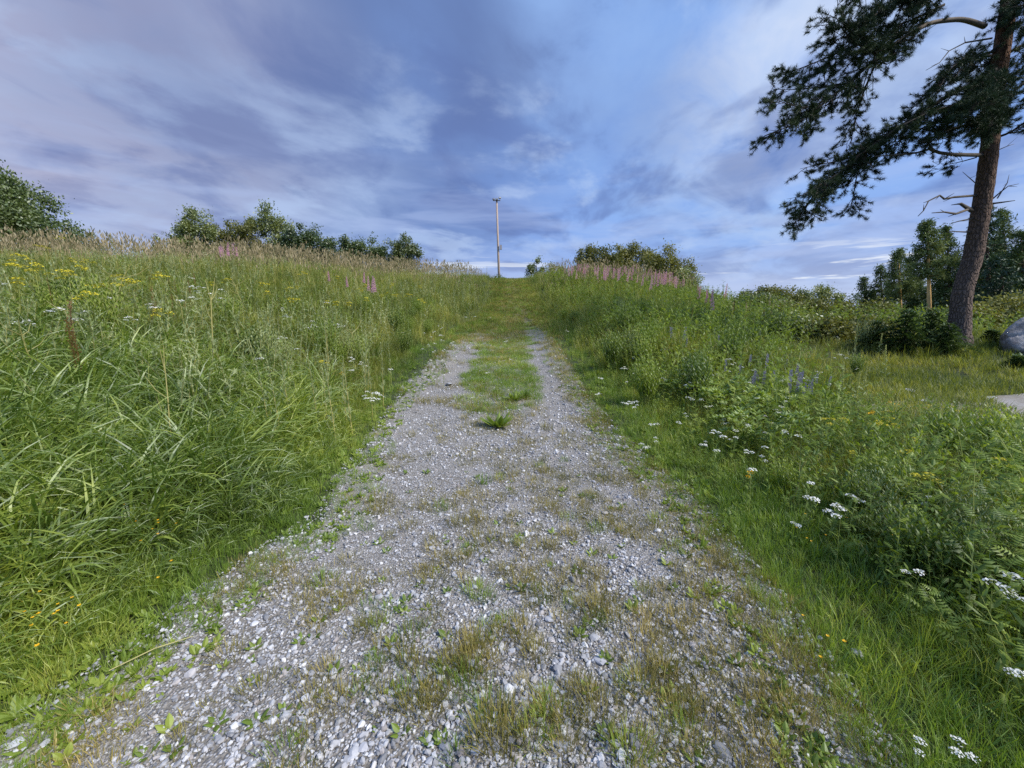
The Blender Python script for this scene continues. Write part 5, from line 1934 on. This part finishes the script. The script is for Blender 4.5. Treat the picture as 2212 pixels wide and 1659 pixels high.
B([(2135, 215), (2070, 245), (2000, 272), (1930, 312), (1880, 345)], PYD, PYD + .7, .05, (.08, 1), .6)
B([(2132, 260), (2080, 270), (2040, 285), (1990, 310)], PYD - .1, PYD - .9, .035, (.1, 1), .45)
B([(2140, 120), (2090, 120), (2050, 150), (2030, 190)], PYD, PYD - .9, .04, (.2, 1), .5)
B([(2150, 150), (2130, 190), (2110, 230)], PYD - .15, PYD - 1.6, .05, (.05, 1), .6, dens=1.5, n_sec=14)
B([(2150, 230), (2140, 255), (2125, 280)], PYD - .15, PYD - 1.3, .04, (.05, 1), .45, dens=1.5, n_sec=14)
B([(2165, 95), (2140, 110), (2120, 130), (2105, 150)], PYD - .1, PYD + .5, .05, (.1, 1), .6, dens=1.4, n_sec=12)
B([(2195, -20), (2230, 20), (2280, 40)], PYD - .1, PYD - 1.0, .05, (.1, 1), .8, dens=1.3, n_sec=11)
B([(2150, 110), (2080, 130), (2020, 175), (1990, 215)], PYD, PYD + .8, .045, (.15, 1), .5)
B([(2138, 200), (2070, 225), (2010, 240), (1950, 270)], PYD - .1, PYD - .9, .045, (.1, 1), .55)
B([(1930, 285), (1860, 350), (1800, 395), (1760, 400)], PYD - .1, PYD + .5, .03, (.05, 1), .5)
B([(2040, 10), (1960, 50), (1890, 60), (1850, 40)], PYD - .1, PYD + .6, .04, (.1, 1), .7)
B([(2110, 340), (2075, 350), (2040, 358), (2020, 350)], PYD, PYD + .5, .02, (.3, 1), .28, n_sec=8)
B([(2158, 295), (2185, 290), (2225, 250), (2270, 240)], PYD, PYD - .6, .04, (.15, 1), .6)
B([(2162, 230), (2195, 190), (2240, 160), (2290, 150)], PYD, PYD + .4, .045, (.15, 1), .7)
B([(2170, 120), (2215, 90), (2280, 80), (2340, 90)], PYD, PYD - .3, .05, (.15, 1), .8)
B([(2185, -100), (2240, -120), (2330, -100)], PYD, PYD - .5, .05, (.2, 1), .9)
B([(2200, -260), (2120, -260), (2020, -200), (1930, -160)], PYD, PYD - .6, .06, (.25, 1), 1.0)
B([(2215, -300), (2260, -330), (2360, -320)], PYD, PYD + .8, .05, (.2, 1), 1.0)
B([(2235, -440), (2170, -470), (2080, -440)], PYD, PYD + .8, .05, (.15, 1), 1.0)
B([(2250, -560), (2300, -620), (2340, -640)], PYD, PYD - .5, .05, (.1, 1), 1.0)


def dead(path, r0, Y1=0.0, m_=None):
    k = len(path)
    P = [PY(px, py, PYD + Y1 * i / (k - 1)) - base for i, (px, py) in enumerate(path)]
    if path[0][0] > 2070:       # root it inside the trunk
        u_ = P[0] - P[1]
        P[0] = P[0] + u_ / np.linalg.norm(u_) * .2
    a = Acc()
    a.tube(P, [r0 * (1 - .75 * i / (k - 1)) for i in range(k)], 6)
    for j in range(1, k - 1):
        e = P[j] + np.array((U(-.22, .1), U(-.2, .2), U(-.12, .16)))
        a.tube([P[j], e], [r0 * .4, r0 * .12], 4)
    link('dead_branch', a.mesh('dead_branch', True), [m_ or DEADWOOD], root)


dead([(2118, 335), (2060, 334), (2030, 330), (2008, 322), (1980, 330), (1940, 334), (1890, 338)], .045, -.6)
dead([(2022, 328), (2008, 315), (2002, 300), (2012, 272)], .022)
dead([(2097, 423), (2060, 426), (2040, 430), (2030, 422), (2006, 434), (1995, 455), (1983, 467)], .03, -.3)
dead([(2092, 452), (2065, 462), (2040, 458), (2013, 460)], .035, -.4)
dead([(2090, 474), (2070, 478), (2052, 484)], .022)
dead([(2082, 501), (2060, 500), (2043, 502)], .02)
dead([(2146, 428), (2165, 412), (2178, 402), (2201, 397)], .02, -.2)
dead([(2165, 412), (2176, 395), (2180, 377)], .014)
dead([(2142, 440), (2165, 437), (2193, 433)], .03, -.3)
dead([(2161, 322), (2175, 316), (2191, 311)], .014)
dead([(2110, 398), (2095, 385), (2079, 371)], .014)
dead([(2128, 85), (2085, 92), (2050, 110), (2030, 135), (2000, 152)], .02, -.4)
dead([(2086, 447), (2075, 440), (2066, 441)], .05)

# ------------------------------------------------------------------ lamp mast
Y_ = 45.0
mb, mt = at(1080, Y_), PY(1073, 434, Y_)
mast = empty('lamp_mast', mb)
tag(mast, 'tall slender wooden floodlight mast standing behind the hill crest', 'lamp mast')
hm = mt[2] - mb[2]
dxm = mt[0] - mb[0]
MASTW = plain('mast_wood', (.42, .33, .27), .8, .15, scale=2)
LAMPM = plain('lamp_housing', (.33, .32, .34), .5, .1)
a = Acc()
a.tube([(0, 0, -.2), (dxm * .5, 0, hm * .5), (dxm, 0, hm)], [.14, .12, .09], 12)
link('pole', a.mesh('pole', True), [MASTW], mast)
a = Acc()
a.box((dxm, 0, hm + .03), (.8, .09, .06))
link('crossarm', a.mesh('crossarm'), [LAMPM], mast)
for q, tz in ((-.32, -.25), (.02, -.15), (.35, .3)):
    a = Acc()
    a.box((dxm + q, -.2, hm + .12 + (.14 if q > .3 else 0)), (.24, .2, .15), tz)
    a.box((dxm + q, -.05, hm + .09), (.06, .1, .14))
    fl = link('floodlight', a.mesh('floodlight'), [LAMPM], mast)
    a = Acc()
    a.box((dxm + q, -.31, hm + .12 + (.14 if q > .3 else 0)), (.2, .02, .11), tz)
    link('lamp_glass', a.mesh('lamp_glass'), [plain('floodlight_glass', (.5, .52, .55), .15, .05)], fl)
a = Acc()
a.box((.2 + dxm * .15, -.12, hm * .52), (.24, .2, .5))
link('switch_box', a.mesh('switch_box'), [LAMPM], mast)

# ------------------------------------------------------------------ boulder
me = stone(555, .75, 'boulder', 5)
vv = np.empty(len(me.vertices) * 3, np.float32)
me.vertices.foreach_get('co', vv)
vv = vv.reshape(-1, 3)
nn = .025 * np.sin(vv[:, 0] * 19 + vv[:, 2] * 11) * np.sin(vv[:, 1] * 17 + 2) + .012 * np.sin(vv[:, 0] * 43) * np.sin(vv[:, 2] * 39 + vv[:, 1] * 30)
nn += .05 * np.sin(vv[:, 0] * 8 + 1) * np.sin(vv[:, 1] * 9 + vv[:, 2] * 6) - .05 * (np.abs(np.sin(vv[:, 2] * 9 + vv[:, 0] * 5 + 1.5 * np.sin(vv[:, 1] * 5))) < .12)
vv *= (1 + nn[:, None])
me.vertices.foreach_set('co', vv.ravel())
me.polygons.foreach_set('use_smooth', [True] * len(me.polygons))


def _rock(t):
    p = t.new('ShaderNodeBsdfPrincipled')
    tc = t.new('ShaderNodeTexCoord')
    n = t.noise(tc.outputs['Object'], 5, 8, .7)
    n2 = t.noise(tc.outputs['Object'], 22, 5, .7)
    c = t.ramp(n, [(.36, (.10, .09, .085)), (.48, (.30, .275, .26)), (.6, (.50, .47, .45))])
    c = t.mix(t.smooth(n2, .55, .7, 0, .6), c, (.12, .13, .08))
    t.link(c, p.inputs['Base Color'])
    p.inputs['Roughness'].default_value = .95
    b = t.new('ShaderNodeBump')
    b.inputs['Strength'].default_value = .7
    b.inputs['Distance'].default_value = .05
    t.link(n2, b.inputs['Height'])
    t.link(b.outputs[0], p.inputs['Normal'])
    t.link(p.outputs[0], t.out.inputs[0])


bo = link('boulder', me, [mat('boulder_rock', _rock)])
q = PY(2262, 760, 9.6)
bo.location = (q[0], q[1], h1(q[0], q[1]) + .28)
bo.scale = (2.5, 2.0, 2.0)
bo.rotation_euler = (.1, .05, .4)
tag(bo, 'large weathered grey-brown boulder at the right edge', 'boulder')
# small pale slabs on the clearing's near rim
for px, py, s, lb in ((1965, 848, .3, 'flat pale slab at the left end of the sandy clearing'), (2000, 872, .35, 'second pale slab on the clearing below the first'), (1945, 858, .22, 'small pale stone left of the clearing slabs')):
    put_stone(px, py, s, lb, True, None, .4)

# pale dry straw lying on the left gravel
a = Acc()
p1, p2 = G(240, 1470), G(420, 1395)
a.tube([(0, 0, .02), ((p2[0] - p1[0]) / 2, (p2[1] - p1[1]) / 2 + .01, .03), (p2[0] - p1[0], p2[1] - p1[1], .015)], [.003, .0035, .002], 5)
o = link('dry_straw', a.mesh('dry_straw'), [STEMB])
o.location = (p1[0], p1[1], tm(p1[0], p1[1]))
tag(o, 'long pale straw lying on the lower left gravel', 'straw')
